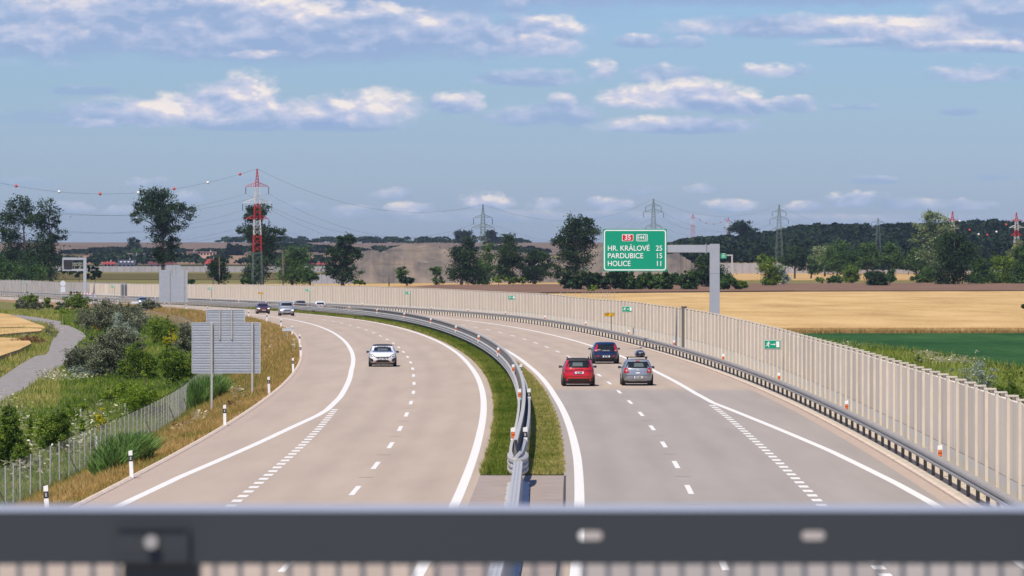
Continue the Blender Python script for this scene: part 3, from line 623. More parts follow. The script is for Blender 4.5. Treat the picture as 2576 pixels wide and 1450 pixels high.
# ================================================================ big green direction sign on its cantilever
Ysg = 388.0; s_ = F / Ysg
def sx_(px): return (px - CX) / s_
def sz_(py): return CAMH - (py - YH) / s_
x0, x1, z0, z1 = sx_(1517), sx_(1677.5), sz_(683), sz_(576.5); sw, sh = x1 - x0, z1 - z0
zg = -1.2
gs = empty('direction_sign', (sx_(1798), Ysg + .25, zg), 0, 'large green distance board on a grey cantilever arm above the right lanes', 'road sign'); org = gs.location
cxm = (x0 + x1) / 2 - org.x; czm = (z0 + z1) / 2 - zg
MB().box((cxm, -.30, czm), (sw, .06, sh)).build('board', M['green_sign'], gs)
def rrect(w, h, r, n=6): return [(sx * (w / 2 - r) + r * math.cos(a), sz * (h / 2 - r) + r * math.sin(a)) for sx, sz, a0 in ((1, 1, 0), (-1, 1, 90), (-1, -1, 180), (1, -1, 270)) for a in [R(a0 + 90 * i / n) for i in range(n + 1)]]
def ring(w, h, r, t, m_, parent, loc, name='border'):
    a = rrect(w, h, r); b_ = rrect(w - 2 * t, h - 2 * t, max(r - t, .01)); n = len(a)
    b = MB().add([(x, 0, z) for x, z in a] + [(x, 0, z) for x, z in b_], [(i, (i + 1) % n, n + (i + 1) % n, n + i) for i in range(n)])
    return b.build(name, m_, parent, loc=loc)
yf = -.334
ring(sw * .975, sh * .96, .22, .085, M['white'], gs, (cxm, yf, czm))
def sxp(px): return sx_(px) - org.x
def szp(py): return sz_(py) - zg
q = MB(); quads([rrect(28.5 / s_, 17.5 / s_, .08)]).build('route_shield_border', M['white'], gs, loc=(sxp(1579), yf, szp(598.5)))
o = quads([rrect(26 / s_, 15 / s_, .07)]).build('route_shield', M['red_sign'], gs, loc=(sxp(1579), yf - .008, szp(598.5)))
ring(28.5 / s_, 17.5 / s_, .08, .045, M['white'], gs, (sxp(1615), yf, szp(598.5)), 'route_frame')
text('35', .52, M['white'], gs, (sxp(1579), yf - .02, szp(598.5)), bold=.006)
text('E442', .43, M['white'], gs, (sxp(1615), yf - .004, szp(598.5)), sx=.86, bold=.004)
for t_, py in (('HR. KRÁLOVÉ', 625.5), ('PARDUBICE', 644.5), ('HOLICE', 664)):
    o = text(t_, .57, M['white'], gs, (sxp(1528), yf - .004, szp(py)), align='LEFT', bold=.004)
    w_ = max(v.co.x for v in o.data.vertices) - min(v.co.x for v in o.data.vertices)
    o.scale[0] = {'HR. KRÁLOVÉ': 105, 'PARDUBICE': 89, 'HOLICE': 57}[t_] / s_ / w_
for t_, py in (('25', 625.5), ('15', 644.5), ('11', 664)):
    text(t_, .57, M['white'], gs, (sxp(1666.5), yf - .004, szp(py)), align='RIGHT', bold=.004, sx=.92)
cw = 24.5 / s_
MB().box((0, 0, (sz_(614) - zg) / 2), (cw, cw * 1.1, sz_(614) - zg)).build('column', M['steelpaint'], gs)
MB().box((0, -.0, .04), (cw * 1.6, cw * 1.7, .08)).build('base_plate', M['steelpaint'], gs)
MB().box((.0, -.0, sz_(687) - zg), (cw + .03, cw * 1.1 + .03, .05)).build('column_joint', M['steelpaint'], gs)
xa, xb = x0 + .4 - org.x, -cw / 2
MB().box(((xa + xb) / 2, .0, szp(626)), (xb - xa, .5, 19 / s_)).build('arm', M['steelpaint'], gs)
MB().box((sxp(1776), 0, szp(626)), (.06, .68, 24 / s_)).build('arm_flange', M['steelpaint'], gs)
b = MB()
for i in range(5): b.box((x0 + sw * (.1 + .2 * i) - org.x, -.2, czm), (.08, .14, sh * .96))
b.build('board_brackets', M['galv'], gs)

# second, far cantilever sign
Y2 = 2300.0; s2 = F / Y2
f2 = empty('direction_sign', ((1841.5 - CX) / s2, Y2, PLAIN), 0, 'tiny faraway green sign on a pale cantilever near the forest', 'road sign')
fz = lambda py: CAMH - (py - YH) / s2 - PLAIN
fx = lambda px: (px - 1841.5) / s2
MB().box((fx(1820), -.2, fz(644.5)), (15.5 / s2, .15, 13 / s2)).build('board', M['green_sign'], f2)
b = MB(); [b.box((fx(1820), -.3, fz(639 + 4 * i)), ((7 + i) / s2, .04, 1.3 / s2)) for i in range(3)]; b.build('lettering', M['white'], f2)
MB().box((0, 0, fz(641) / 2), (4 / s2, .7, fz(641))).build('column', M['galv'], f2); MB().box((fx(1829), 0, fz(642.5)), (26 / s2, .5, 3.5 / s2)).build('arm', M['galv'], f2)

# far left overhead frame with a dark variable message panel
Y3 = 1175.0; s3 = F / Y3; gz3 = float(zr(Y3))
vf = empty('overhead_sign_frame', ((213.7 - CX) / s3, Y3, gz3), 0, 'grey cantilever frame carrying a black message panel over the far left lanes', 'gantry')
vx = lambda px: (px - 213.7) / s3
vz = lambda py: CAMH - (py - YH) / s3 - gz3
MB().box((0, 0, vz(648) / 2), (7.5 / s3, .7, vz(648))).build('column', M['steelpaint'], vf)
b = MB(); b.box(((vx(157) + vx(210)) / 2, 0, vz(651.3)), (53 / s3, .6, 6 / s3)); b.box(((vx(157) + vx(210)) / 2, 0, vz(679.5)), (53 / s3, .6, 5 / s3)); b.box((vx(158.5), 0, (vz(654) + vz(678)) / 2), (3 / s3, .6, vz(654) - vz(678)))
b.box((vx(181.8), .1, (vz(654) + vz(678)) / 2), (1.6 / s3, .3, vz(654) - vz(678))); b.build('frame', M['steelpaint'], vf)
b = MB(); [b.bar((vx(182), -.2, vz(y)), (vx(207), -.2, vz(y)), .04, 5) for y in (662, 664.5, 669)]; b.bar((vx(188), -.2, vz(662)), (vx(188), -.2, vz(677)), .04, 5).build('walkway_rail', M['galv'], vf)
MB().box((vx(171.3), -.15, vz(666)), (19.5 / s3, .5, 23 / s3)).build('message_panel', M['black'], vf)
# red and white height bar and small far signs next to it
cb = empty('barrier_bar', at(230, 742, 1090), 0, 'red and white striped barrier bar in front of the far grey wall', 'barrier'); cb.location.z = float(zr(1090))
b = MB(); b2 = MB(); sc3 = F / 1090; b.box((-25 / sc3, .06, 1.55), (15 * 3.7 / sc3, .05, .2))
for i in range(15): (b if i % 2 else b2).box(((-25 - (i - 7) * 3.7) / sc3 * 1.0, 0, 1.55), (3.7 / sc3, .06, .22))
b.build('white_stripes', M['white'], cb); b2.build('red_stripes', mat('red_paint', (.55, .03, .03), .5), cb)
b = MB(); b.box((-54 / sc3, 0, .8), (.1, .1, 1.6)); b.box((5 / sc3, 0, .8), (.1, .1, 1.6)); b.build('support', M['galv_dk'], cb)
rs = empty('round_sign', P(solveY(152, -.25, 900, 1450), .3), 0, 'grey back of a round sign above a small plate at the far left', 'sign')
MB().bar((0, 0, 3.55), (0, .03, 3.55), .62, 20).build('disc', M['signback'], rs); MB().box((0, 0, 2.2), (1.05, .03, 1.25)).build('plate', M['signback'], rs); MB().bar((0, .06, 0), (0, .06, 4), .05).build('pole', M['galv'], rs)

# ================================================================ sign backs on the left verge
def sign_back(name, Y, main, upper, posts, subs, nr, nu, label, pbase):
    s = F / Y; ox = (main[0] + main[2]) / 2; r = empty(name, ((ox - CX) / s, Y, 0), 0, label, 'road sign', 'large aluminium road signs seen from behind')
    X = lambda px: (px - ox) / s
    Zf = lambda py: CAMH - (py - YH) / s
    def panel(bx, n, nm):
        w = X(bx[2]) - X(bx[0]); h = Zf(bx[1]) - Zf(bx[3]); xc = (X(bx[0]) + X(bx[2])) / 2; zc = (Zf(bx[1]) + Zf(bx[3])) / 2; b = MB()
        b.box((xc, .05, zc), (w, .012, h)); st = h / n
        for i in range(n + 1):
            z = zc - h / 2 + i * st; z = min(max(z, zc - h / 2 + .012), zc + h / 2 - .012); b.box((xc, .012, z), (w - .004, .064, .022)); 
            if i < n: b.box((xc, .024, z + st * .5), (w - .008, .04, st * .30))
        for sx in (-1, 1): b.box((xc + sx * (w / 2 - .012), .01, zc), (.026, .074, h))
        b.build(nm, M['signback'], r)
    panel(main, nr, 'main_panel'); panel(upper, nu, 'upper_panel')
    for px, pt, pb in posts:
        x = X(px); zb = Zf(pb); b = MB(); b.box((x, -.075, (Zf(pt) + zb) / 2), (.11, .11, Zf(pt) - zb)); b.build('pole', M['galv'], r)
    for px, pt, pb in subs: MB().box((X(px), -.045, (Zf(pt) + Zf(pb)) / 2), (.07, .05, Zf(pt) - Zf(pb))).build('stiffener', M['galv'], r)
    return r
sign_back('road_sign', 275.0, (482.5, 811.5, 655, 939.5), (518.5, 779.5, 616.5, 811), [(532.5, 812, 1062), (634.5, 812, 1024)], [(553, 779, 854), (583, 779, 854)], 20, 5, 'stepped ribbed back of a large grey sign on the nearer left verge', 0)
sign_back('road_sign', 764.0, (400.5, 679.7, 471.5, 760.5), (418.3, 667.3, 453.3, 679), [(426.5, 679, 788), (463.5, 679, 789)], [(433, 667, 694), (442, 667, 694)], 26, 5, 'taller grey sign back on two poles farther along the left verge', 0)
p = hit(723, 862); ss = F / p.y
r = empty('small_sign', p, 0, 'small low grey sign back on one pole beside the left verge posts', 'sign')
MB().box((0, 0, 32 / ss), (26 / ss, .03, 8 / ss)).build('panel', M['signback'], r); MB().bar((0, .04, -.1), (0, .04, 36 / ss), .035).build('pole', M['galv'], r)
b = MB(); [b.box((0, -.02, (29.5 + i * 5) / ss), (25 / ss, .02, .03)) for i in (0, 1)]; b.build('rib', M['galv'], r)
# a second small plate near the white car far away
r = empty('small_sign', P(905, -10.9), 0, 'tiny low grey plate on the verge beside the far white car', 'sign'); sc9 = F / 905
MB().box((0, 0, .55), (1.3, .03, .35)).build('panel', M['signback'], r); MB().bar((0, .04, -.1), (0, .04, .6), .04).build('pole', M['galv'], r)

# ================================================================ wire mesh fence at the foot of the left embankment
FO = -20.0
fe = empty('wire_fence', P(150, FO, PLAIN), 0, 'galvanised wire mesh fence on slim posts along the foot of the left embankment', 'fence'); fe.location.z = PLAIN; org = fe.location
ys = [172]
while ys[-1] < 1150: ys.append(ys[-1] + (4.6 if ys[-1] < 221 else (2.75 if ys[-1] < 420 else 3.6)))
FW = lambda Y: FO + .25 * math.sin(Y * .05) + (.9 if Y < 200 else 0) * (200 - Y) / 30
fpts = []
for i, Y in enumerate(ys):
    q = P(Y, FW(Y)); q.z = float(terrain(q.x, q.y)); fpts.append(q)
fp = MB(); fc = MB()
for i, q in enumerate(fpts):
    b = MB() if i < 98 else fp; l = q - org; b.bar(l, l + Vector((.02 * math.sin(i * 3), 0, 2.0)), .03 if q.y < 222 else .021, 7)
    if i < 98: b.build('post', M['galv'], fe)
    fc.bar(l + Vector((.02 * math.sin(i * 3), 0, 2.0)), l + Vector((.02 * math.sin(i * 3), 0, 2.06)), .033, 7)
    if i % 8 == 3: (fc if 0 else fp).bar(l + Vector((0, .04, 1.3)), l + Vector((.45, 1.1, 0)), .028, 6)
stuff(fp.build('post', M['galv'], fe)); stuff(fc.build('post_cap', M['black'], fe))
wm = MB()
for i in range(len(fpts) - 1):
    a = fpts[i] - org; c = fpts[i + 1] - org; d = (c - a)
    if fpts[i].y < 430:
        for hgt in (.03, .15, .3, .46, .64, .84, 1.06, 1.3, 1.55, 1.8, 1.97): wm.bar(a + Vector((0, 0, hgt)), c + Vector((0, 0, hgt)), .0035, 3, cap=False)
        n = 14 if fpts[i].y < 300 else 6
        for j in range(1, n): q = a + d * (j / n); wm.bar(q + Vector((0, 0, .03)), q + Vector((0, 0, 1.97)), .002, 3, cap=False)
    else:
        for hgt in (.3, .9, 1.5, 1.95): wm.bar(a + Vector((0, 0, hgt)), c + Vector((0, 0, hgt)), .006, 3, cap=False)
wm.build('wire_mesh', M['galv'], fe)
gb = MB()
for i in range(len(fpts) - 1):
    a = fpts[i] - org; c = fpts[i + 1] - org
    if fpts[i].y < 300: gb.add([a + Vector((.05, 0, -.02)), c + Vector((.05, 0, -.02)), c + Vector((.05, 0, .22)), a + Vector((.05, 0, .22))], [(0, 1, 2, 3)])
gb.build('toe_netting', mat('dark_netting', (.16, .19, .18), .8), fe)

# ================================================================ crops and fields
def poly_slab(name, pts, z0, h, m, kind, res=None, rough=0.0):
    """closed outline on the ground, raised by the height of the crop, top broken up a little"""
    b = bmesh.new(); vs = [b.verts.new((x, y, z0)) for x, y in pts]; f = b.faces.new(vs)
    if h:
        r_ = bmesh.ops.extrude_face_region(b, geom=[f]); bmesh.ops.translate(b, verts=[v for v in r_['geom'] if isinstance(v, bmesh.types.BMVert)], vec=(0, 0, h))
    bmesh.ops.recalc_face_normals(b, faces=b.faces); bmesh.ops.triangulate(b, faces=b.faces)
    me = bpy.data.meshes.new(name); b.to_mesh(me); b.free(); me.materials.append(m)
    return tag(link(name, me), kind=kind)
def gpt(px, py, z=PLAIN):
    d = ray(px, py); t = (z - CAMH) / d.z; return (d.x * t, d.y * t)
def cropmat(name, c1, c2, c3, sc=(.25, .06, 1), fine=2.2):
    m = mat(name, c1, 1.0, spec=.05); t = m.node_tree; b = t.nodes['Principled BSDF']; geo = nd(t, 'ShaderNodeNewGeometry')
    mp = nd(t, 'ShaderNodeMapping'); mp.inputs['Scale'].default_value = sc; t.links.new(geo.outputs['Position'], mp.inputs[0])
    n = nd(t, 'ShaderNodeTexNoise', i_Scale=.35, i_Detail=6.0, i_Roughness=.6); t.links.new(mp.outputs[0], n.inputs['Vector'])
    n2 = nd(t, 'ShaderNodeTexNoise', i_Scale=fine, i_Detail=4.0, i_Roughness=.75); t.links.new(geo.outputs['Position'], n2.inputs['Vector'])
    v = mth(t, 'ADD', mth(t, 'MULTIPLY', n.outputs[0], .55), mth(t, 'MULTIPLY', n2.outputs[0], .62)); r_ = nd(t, 'ShaderNodeValToRGB'); t.links.new(v, r_.inputs[0])
    el = r_.color_ramp.elements; el[0].position = .38; el[1].position = .75; el[0].color = (*c3, 1); el[1].color = (*c2, 1); q = el.new(.55); q.color = (*c1, 1)
    t.links.new(r_.outputs[0], b.inputs['Base Color']); u = nd(t, 'ShaderNodeBump'); u.inputs['Strength'].default_value = .9; t.links.new(n2.outputs[0], u.inputs['Height']); t.links.new(u.outputs[0], b.inputs['Normal']); return m
WHEAT = cropmat('ripe_wheat', (.47, .315, .135), (.62, .44, .21), (.27, .165, .065), fine=1.3)
STUB = cropmat('mown_stubble', (.45, .29, .12), (.52, .36, .17), (.36, .23, .11))
BROWN = cropmat('dark_rape_stalks', (.18, .11, .075), (.21, .135, .095), (.13, .08, .06))
BEET = cropmat('beet_leaves', (.022, .072, .020), (.055, .130, .038), (.008, .032, .009), fine=1.1)
def field(name, outline, h, m, kind='stuff', z=PLAIN + .02, dens=None):
    return poly_slab(name, [gpt(x, y, z) for x, y in outline], z, h, m, kind)
# right side fields (outlines run under the barrier where it hides them)
field('beet_field', [(1500, 846), (3300, 845.6), (3300, 960), (2700, 945), (2576, 936), (2430, 912), (2300, 890), (2180, 880), (2060, 872), (1500, 860)], .35, BEET)
wz = PLAIN + .05
field('wheat_field', [(1380, 746.6), (2000, 741.5), (3400, 738), (3600, 845), (1400, 845)], .72, WHEAT)
field('brown_crop_field', [(1100, 724), (1560, 722), (2576, 718), (3200, 717), (3400, 737), (2000, 740), (1360, 745), (900, 741)], .9, BROWN)
field('stubble_field', [(1500, 717), (2000, 715), (3200, 712), (3200, 716), (2000, 720), (1300, 723), (800, 724), (800, 718)], .05, STUB, 'structure')
field('pale_field', [(1820, 706.0), (2600, 706.5), (3000, 705), (2900, 683), (2250, 684), (1840, 687)], .3, STUB)
field('pale_field', [(1830, 684.5), (2300, 682.5), (2950, 681), (2900, 676.5), (2300, 677), (1850, 678)], .3, STUB)
field('meadow_bank', [(600, 705), (150, 705), (-200, 706), (-200, 692), (150, 690), (830, 689), (900, 704)], .25, cropmat('rough_meadow', (.10, .085, .03), (.15, .12, .045), (.06, .065, .025)))
field('dry_meadow', [(870, 716), (1130, 714), (1560, 712), (1560, 719), (1130, 722), (860, 724), (500, 724), (500, 716)], .2, STUB)
# left side: wheat beyond the farm road, the grey farm road itself
D1 = lambda L: [(x * .3426, 628.9 + y * .3426) for x, y in L]
path = D1([(-200, 462), (0, 470), (130, 478), (300, 500), (420, 522), (480, 527), (520, 530), (440, 548), (500, 556), (560, 580), (610, 610), (640, 645), (620, 670), (570, 700), (545, 760), (520, 830), (440, 862), (350, 920), (230, 990), (150, 1050), (60, 1092), (0, 1120), (-300, 1250), (-300, 1060), (0, 942), (60, 902), (150, 840), (260, 780), (335, 770), (360, 740), (370, 690), (395, 650), (432, 612), (400, 582), (300, 552), (200, 532), (140, 516), (60, 492), (0, 481), (-200, 470)])
field('farm_road', path, 0, mat('grey_gravel', (.25, .235, .225), .98, spec=.05, var=.2, vs=1.2, bump=.4, bs=6), 'structure', PLAIN + .03)
field('wheat_field', D1([(-200, 478), (0, 487), (80, 502), (140, 522), (240, 560), (320, 590), (330, 604), (180, 596), (0, 600), (-200, 610)]), .55, WHEAT)
field('wheat_field', D1([(-200, 612), (0, 606), (180, 602), (310, 612), (300, 628), (150, 640), (0, 655), (-200, 660)]), .55, WHEAT)
field('wheat_field', D1([(-200, 676), (0, 678), (120, 682), (220, 706), (230, 726), (140, 772), (60, 800), (0, 822), (-200, 900)]), .55, WHEAT)
for i, o in enumerate([o for o in SC.objects if o.name.startswith('pale_field')]): pass

# ================================================================ scattered blades, weeds, flowers
def blades(name, regions, m, hgt, wid, kind='stuff', lean=.35, mode='grass'):
    """regions: list of (points Nx3, tone N). Three-cornered blades, one mesh."""
    Pn = np.concatenate([r[0] for r in regions]); tn = np.concatenate([r[1] for r in regions]); n = len(Pn)
    a = rng.uniform(0, 2 * np.pi, n); h = hgt * rng.uniform(.5, 1.25, n); w = wid * rng.uniform(.6, 1.4, n)
    if len(regions[0]) > 2: k_ = np.concatenate([r[2] for r in regions]); h = h * k_; w = w * k_
    dx, dy = np.cos(a), np.sin(a); ln = rng.normal(0, lean, (n, 2)) * h[:, None]
    V = np.empty((n, 3, 3)); V[:, 0] = Pn; V[:, 0, 0] -= dx * w; V[:, 0, 1] -= dy * w
    V[:, 1] = Pn; V[:, 1, 0] += dx * w; V[:, 1, 1] += dy * w; V[:, 2] = Pn; V[:, 2, 0] += ln[:, 0]; V[:, 2, 1] += ln[:, 1]; V[:, 2, 2] += h
    T = np.repeat(np.clip(tn + rng.normal(0, .10, n), 0, 1), 3)
    o = link(name, mesh_np(name, V.reshape(-1, 3), 3, np.arange(3 * n), m, tone=T)); tag(o, kind=kind); return o
def patch_noise(x, y, s, seed=0.0):
    v = 0
    for k_, (f_, a) in enumerate(((1, 1), (2.3, .6), (5.1, .35))):
        v = v + a * np.sin(x * s * f_ + seed + 1.7 * np.sin(y * s * f_ * .6 + seed)) * np.cos(y * s * f_ * .55 - seed * 1.3 + 1.3 * np.sin(x * s * f_ * .8))
    return v / 1.95
def scatter_road(y0, y1, o1, o2, n):          # uniform in picture terms: more per metre close by
    u = rng.uniform(0, 1, n); Y = y0 * (y1 / y0) ** u; t = rng.uniform(0, 1, n)
    off = (o1(Y) if callable(o1) else o1) * (1 - t) + (o2(Y) if callable(o2) else o2) * t
    s = slope(Y); q = np.sqrt(1 + s * s); X = mid(Y) + off / q; Yy = Y - off * s / q
    return X, Yy, off
DRYG = leafmat('dry_verge_grass', [(.08, .15, .025), (.22, .24, .05), (.42, .28, .09), (.56, .39, .15), (.66, .54, .27)], transl=.3)
GREENG = leafmat('meadow_grass', [(.05, .11, .015), (.12, .20, .025), (.22, .29, .045), (.38, .36, .09), (.55, .42, .16)], transl=.35)
MEDG = leafmat('median_grass', [(.045, .085, .010), (.09, .15, .015), (.16, .21, .03), (.30, .30, .07), (.44, .38, .13)], transl=.35)
ELa = lambda Y: tab([(140, -12.25), (200, -12.3), (280, -12.5), (400, -13.0), (500, -12.6), (1500, -12.4)], Y)
# verge
reg = []
X, Y, off = scatter_road(140, 900, lambda Y: ELa(Y) - .65, -20.6, 210000); Z = terrain(X, Y)
pn = patch_noise(X, Y, .35); tone = np.clip(.52 + .36 * pn - np.clip((-off - 17.5) / 3, 0, 1) * .38 + .1 * patch_noise(X, Y, 1.3, 2), 0, 1)
edge = np.clip((-(off) - 13.1) / 1.0, .45, 1) * np.clip((Y / 330), 1, 1.8)
reg.append((np.stack([X, Y, Z], 1), tone, edge)); blades('verge_grass', reg, DRYG, .42, .028)
# low land beyond the fence
X, Y, off = scatter_road(165, 900, -20.2, -62, 260000)
inroad = np.zeros(len(X), bool)
def in_poly(x, y, poly):
    c = np.zeros(len(x), bool); j = len(poly) - 1
    for i in range(len(poly)):
        xi, yi = poly[i]; xj, yj = poly[j]; k_ = ((yi > y) != (yj > y)) & (x < (xj - xi) * (y - yi) / (yj - yi + 1e-12) + xi); c ^= k_; j = i
    return c
pathw = [gpt(x, y) for x, y in path]
wh = [[gpt(x, y) for x, y in D1(p_)] for p_ in ([(-200, 478), (0, 487), (140, 522), (320, 590), (330, 604), (180, 596), (0, 600), (-200, 610)], [(-200, 676), (120, 682), (230, 712), (140, 772), (0, 822), (-200, 900)])]
k_ = ~in_poly(X, Y, pathw)
for w_ in wh: k_ &= ~in_poly(X, Y, w_)
X, Y = X[k_], Y[k_]; px = CX + F * X / Y; k_ = px > -60; X, Y = X[k_], Y[k_]; Z = terrain(X, Y)
dry = ((CX + F * X / Y) < 150) & (Y > 330)
tone = np.clip(.42 + .30 * patch_noise(X, Y, .16, 4) + .12 * patch_noise(X, Y, .9, 1) + dry * .3, 0, 1)
blades('meadow_grass', [(np.stack([X, Y, Z], 1), tone, np.clip(Y / 330, 1, 2.0) * (.75 + .35 * patch_noise(X, Y, .3, 7)))], GREENG, .42, .035)
# median strip: mown, fresher on the left side
for nm, a_, b_, t0, h_ in (('median_grass', lambda Y: -1.38 - .10 * np.abs(np.sin(Y * 1.9) * np.sin(Y * .7)), lambda Y: -.1 + 0 * Y, .44, .17), ('median_grass', lambda Y: .0 + 0 * Y, lambda Y: 1.33 + .10 * np.abs(np.sin(Y * 1.7) * np.sin(Y * .6)), .82, .10)):
    X, Y, off = scatter_road(166.4, 800, a_, b_, 90000); Z = zr(Y) + .015
    blades(nm, [(np.stack([X, Y, Z], 1), np.clip(t0 + .26 * patch_noise(X * 1.6, Y, 1.1, 3) + .2 * patch_noise(X, Y, .3, 5) + .25 * (np.abs(off - (-1.4 if t0 < .6 else 1.35)) < .14), 0, 1), np.clip(Y / 260, 1, 1.6))], MEDG, h_, .016, lean=.5)
# weeds and flowers behind the barrier, strip between beet and farm track
X, Y, off = scatter_road(170, 620, lambda Y: 17.5 + 0 * Y, 60, 90000); px = CX + F * X / Y; py = YH + F * (CAMH - PLAIN) / Y
lowb = np.interp(px, [2000, 2084, 2180, 2300, 2430, 2576, 2700], [868, 870, 880, 893, 915, 938, 950]); k_ = (py > lowb - 6) & (px < 2750) & (px > 1900)
X, Y = X[k_], Y[k_]; Z = terrain(X, Y); blades('field_edge_weeds', [(np.stack([X, Y, Z], 1), np.clip(.5 + .3 * patch_noise(X, Y, .25, 2), 0, 1), np.ones(len(X)) * 1.1)], GREENG, .7, .05)
field('farm_track', [(2340, 925), (2400, 932), (2480, 948), (2600, 975), (2700, 1000), (2700, 1080), (2560, 1010), (2430, 962), (2330, 940)], 0, mat('pale_gravel', (.33, .325, .33), .95, var=.15, vs=1.5), 'structure', PLAIN + .03)
# ripe wheat heads along the tops of the fields so the edges are not straight
def crop_fringe(name, pa, pb, n, m, h, w, z, depth=6.0, t0=.5):
    a = np.array(gpt(*pa)); b_ = np.array(gpt(*pb)); t = rng.uniform(0, 1, n); X = a[0] + (b_[0] - a[0]) * t; Y = a[1] + (b_[1] - a[1]) * t + rng.uniform(-.3, depth, n)
    return blades(name, [(np.stack([X, Y, np.full(n, z)], 1), np.full(n, t0), np.ones(n))], m, h, w)
WB = leafmat('wheat_stalks', [(.25, .15, .05), (.42, .27, .10), (.55, .37, .15)], transl=.3)
crop_fringe('wheat_edge', (1950, 847), (2700, 846), 26000, WB, .85, .06, PLAIN, 14, .5)
k0 = 0
def umbels(name, X, Y, Z, size):
    n = len(X); a = rng.uniform(0, 2 * np.pi, n); V = []; base = np.array([[math.cos(t), math.sin(t)] for t in np.linspace(0, 2 * np.pi, 6)[:5]])
    s = size * rng.uniform(.5, 1.3, n); V = np.empty((n, 5, 3)); tx = rng.normal(0, .35, n); ty = rng.normal(-.25, .35, n)
    for i in range(5): V[:, i, 0] = X + base[i, 0] * s; V[:, i, 1] = Y + base[i, 1] * s; V[:, i, 2] = Z + base[i, 0] * s * tx + base[i, 1] * s * ty
    o = link(name, mesh_np(name, V.reshape(-1, 3), 5, np.arange(5 * n), M['flower'], tone=np.repeat(rng.uniform(0, 1, n), 5))); tag(o, kind='stuff'); return o
M['flower'] = leafmat('cream_umbels', [(.42, .40, .20), (.62, .60, .40), (.74, .72, .58)], transl=.3)
def flower_patch(px, py, rx, ry, n, size=.045, h=.55, nm='wild_carrot_flowers'):
    t = rng.normal(0, .5, (n, 2)); XX = []; 
    for a, b_ in t:
        q_ = hit(px + a * rx, py + b_ * ry); o_ = (q_.x - float(mid(q_.y))) / math.sqrt(1 + float(slope(q_.y)) ** 2)
        if not -13.3 < o_ < 17: XX.append(q_)
    n = len(XX)
    A = np.array([tuple(v) for v in XX]); return A[:, 0], A[:, 1], A[:, 2] + h * rng.uniform(.6, 1.1, n)
fx_, fy_, fz_ = [], [], []
for (px, py, rx, ry, n, sz) in [(135, 955, 45, 14, 330, .05), (200, 962, 60, 8, 90, .05), (60, 1085, 70, 60, 240, .05), (190, 1120, 60, 35, 260, .055), (60, 1180, 60, 40, 260, .055), (230, 1075, 60, 30, 150, .05), (290, 1035, 60, 20, 60, .05),
                            (680, 870, 22, 35, 110, .05), (738, 880, 5, 14, 60, .05), (600, 1000, 25, 15, 50, .045), (500, 1065, 25, 15, 60, .045), (160, 780, 60, 7, 90, .07), (250, 778, 50, 6, 50, .07), (60, 853, 20, 5, 40, .06), (455, 1095, 30, 10, 30, .04), (150, 835, 30, 10, 40, .06), (20, 1030, 40, 30, 60, .05)]:
    a, b_, c_ = flower_patch(px, py, rx, ry, n); fx_.append(a); fy_.append(b_); fz_.append(c_)
umbels('wild_carrot_flowers', np.concatenate(fx_), np.concatenate(fy_), np.concatenate(fz_), .085)
fx_, fy_, fz_ = [], [], []
for (px, py, rx, ry, n) in [(2390, 920, 75, 8, 420), (2140, 880, 60, 6, 60), (2330, 905, 40, 7, 120)]:
    a, b_, c_ = flower_patch(px, py, rx, ry, n, h=.7); fx_.append(a); fy_.append(b_); fz_.append(c_)
umbels('camomile_flowers', np.concatenate(fx_), np.concatenate(fy_), np.concatenate(fz_), .10)
# reed clumps on the embankment
REED = leafmat('reed_leaves', [(.04, .09, .015), (.09, .18, .035), (.16, .27, .07), (.26, .37, .13)], transl=.3)
def reed(px, py, wpx, hpx, n, label):
    c = hit(px, py); s = F / c.y; rx = wpx / s / 2 * .86; h = hpx / s * 1.12
    V = []; T = []; k_ = 0; idx = []
    for i in range(n):
        a = random.uniform(0, 6.283); r_ = math.sqrt(random.random()); x = c.x + r_ * rx * math.cos(a); y = c.y + 1.5 + r_ * 3.5 * math.sin(a); z = float(terrain(x, y))
        hh = h * (1 - .45 * r_ ** 2.5) * random.uniform(.7, 1.05); ln = Vector((random.gauss(.02, .2) + .2 * r_ * math.cos(a), random.gauss(0, .2), 1)) * hh; w = random.uniform(.012, .03)
        b0 = Vector((x, y, z)); mdp = b0 + ln * .55; tip = b0 + ln + Vector((random.gauss(.1, .15), 0, -.18 * hh)); sd_ = Vector((math.cos(a * 3), math.sin(a * 3), 0)) * w
        V += [b0 - sd_, b0 + sd_, mdp + sd_, mdp - sd_, mdp - sd_, mdp + sd_, tip + sd_ * .2, tip - sd_ * .2]; idx += [range(k_, k_ + 4), range(k_ + 4, k_ + 8)]; k_ += 8
        t = random.uniform(.1, .95); T += [t] * 8
    A = np.array([tuple(v) for v in V]) - np.array(tuple(c))
    o = link('reed_clump', mesh_np('reed_clump', A, 4, np.array([list(i) for i in idx]), REED, tone=np.array(T)), loc=c); return tag(o, label, 'reeds')
reed(300, 1196, 148, 112, 5200, 'big dense clump of green reeds by the fence near the bridge')
reed(505, 1030, 120, 92, 3800, 'lighter green reed patch on the embankment below the large sign back')

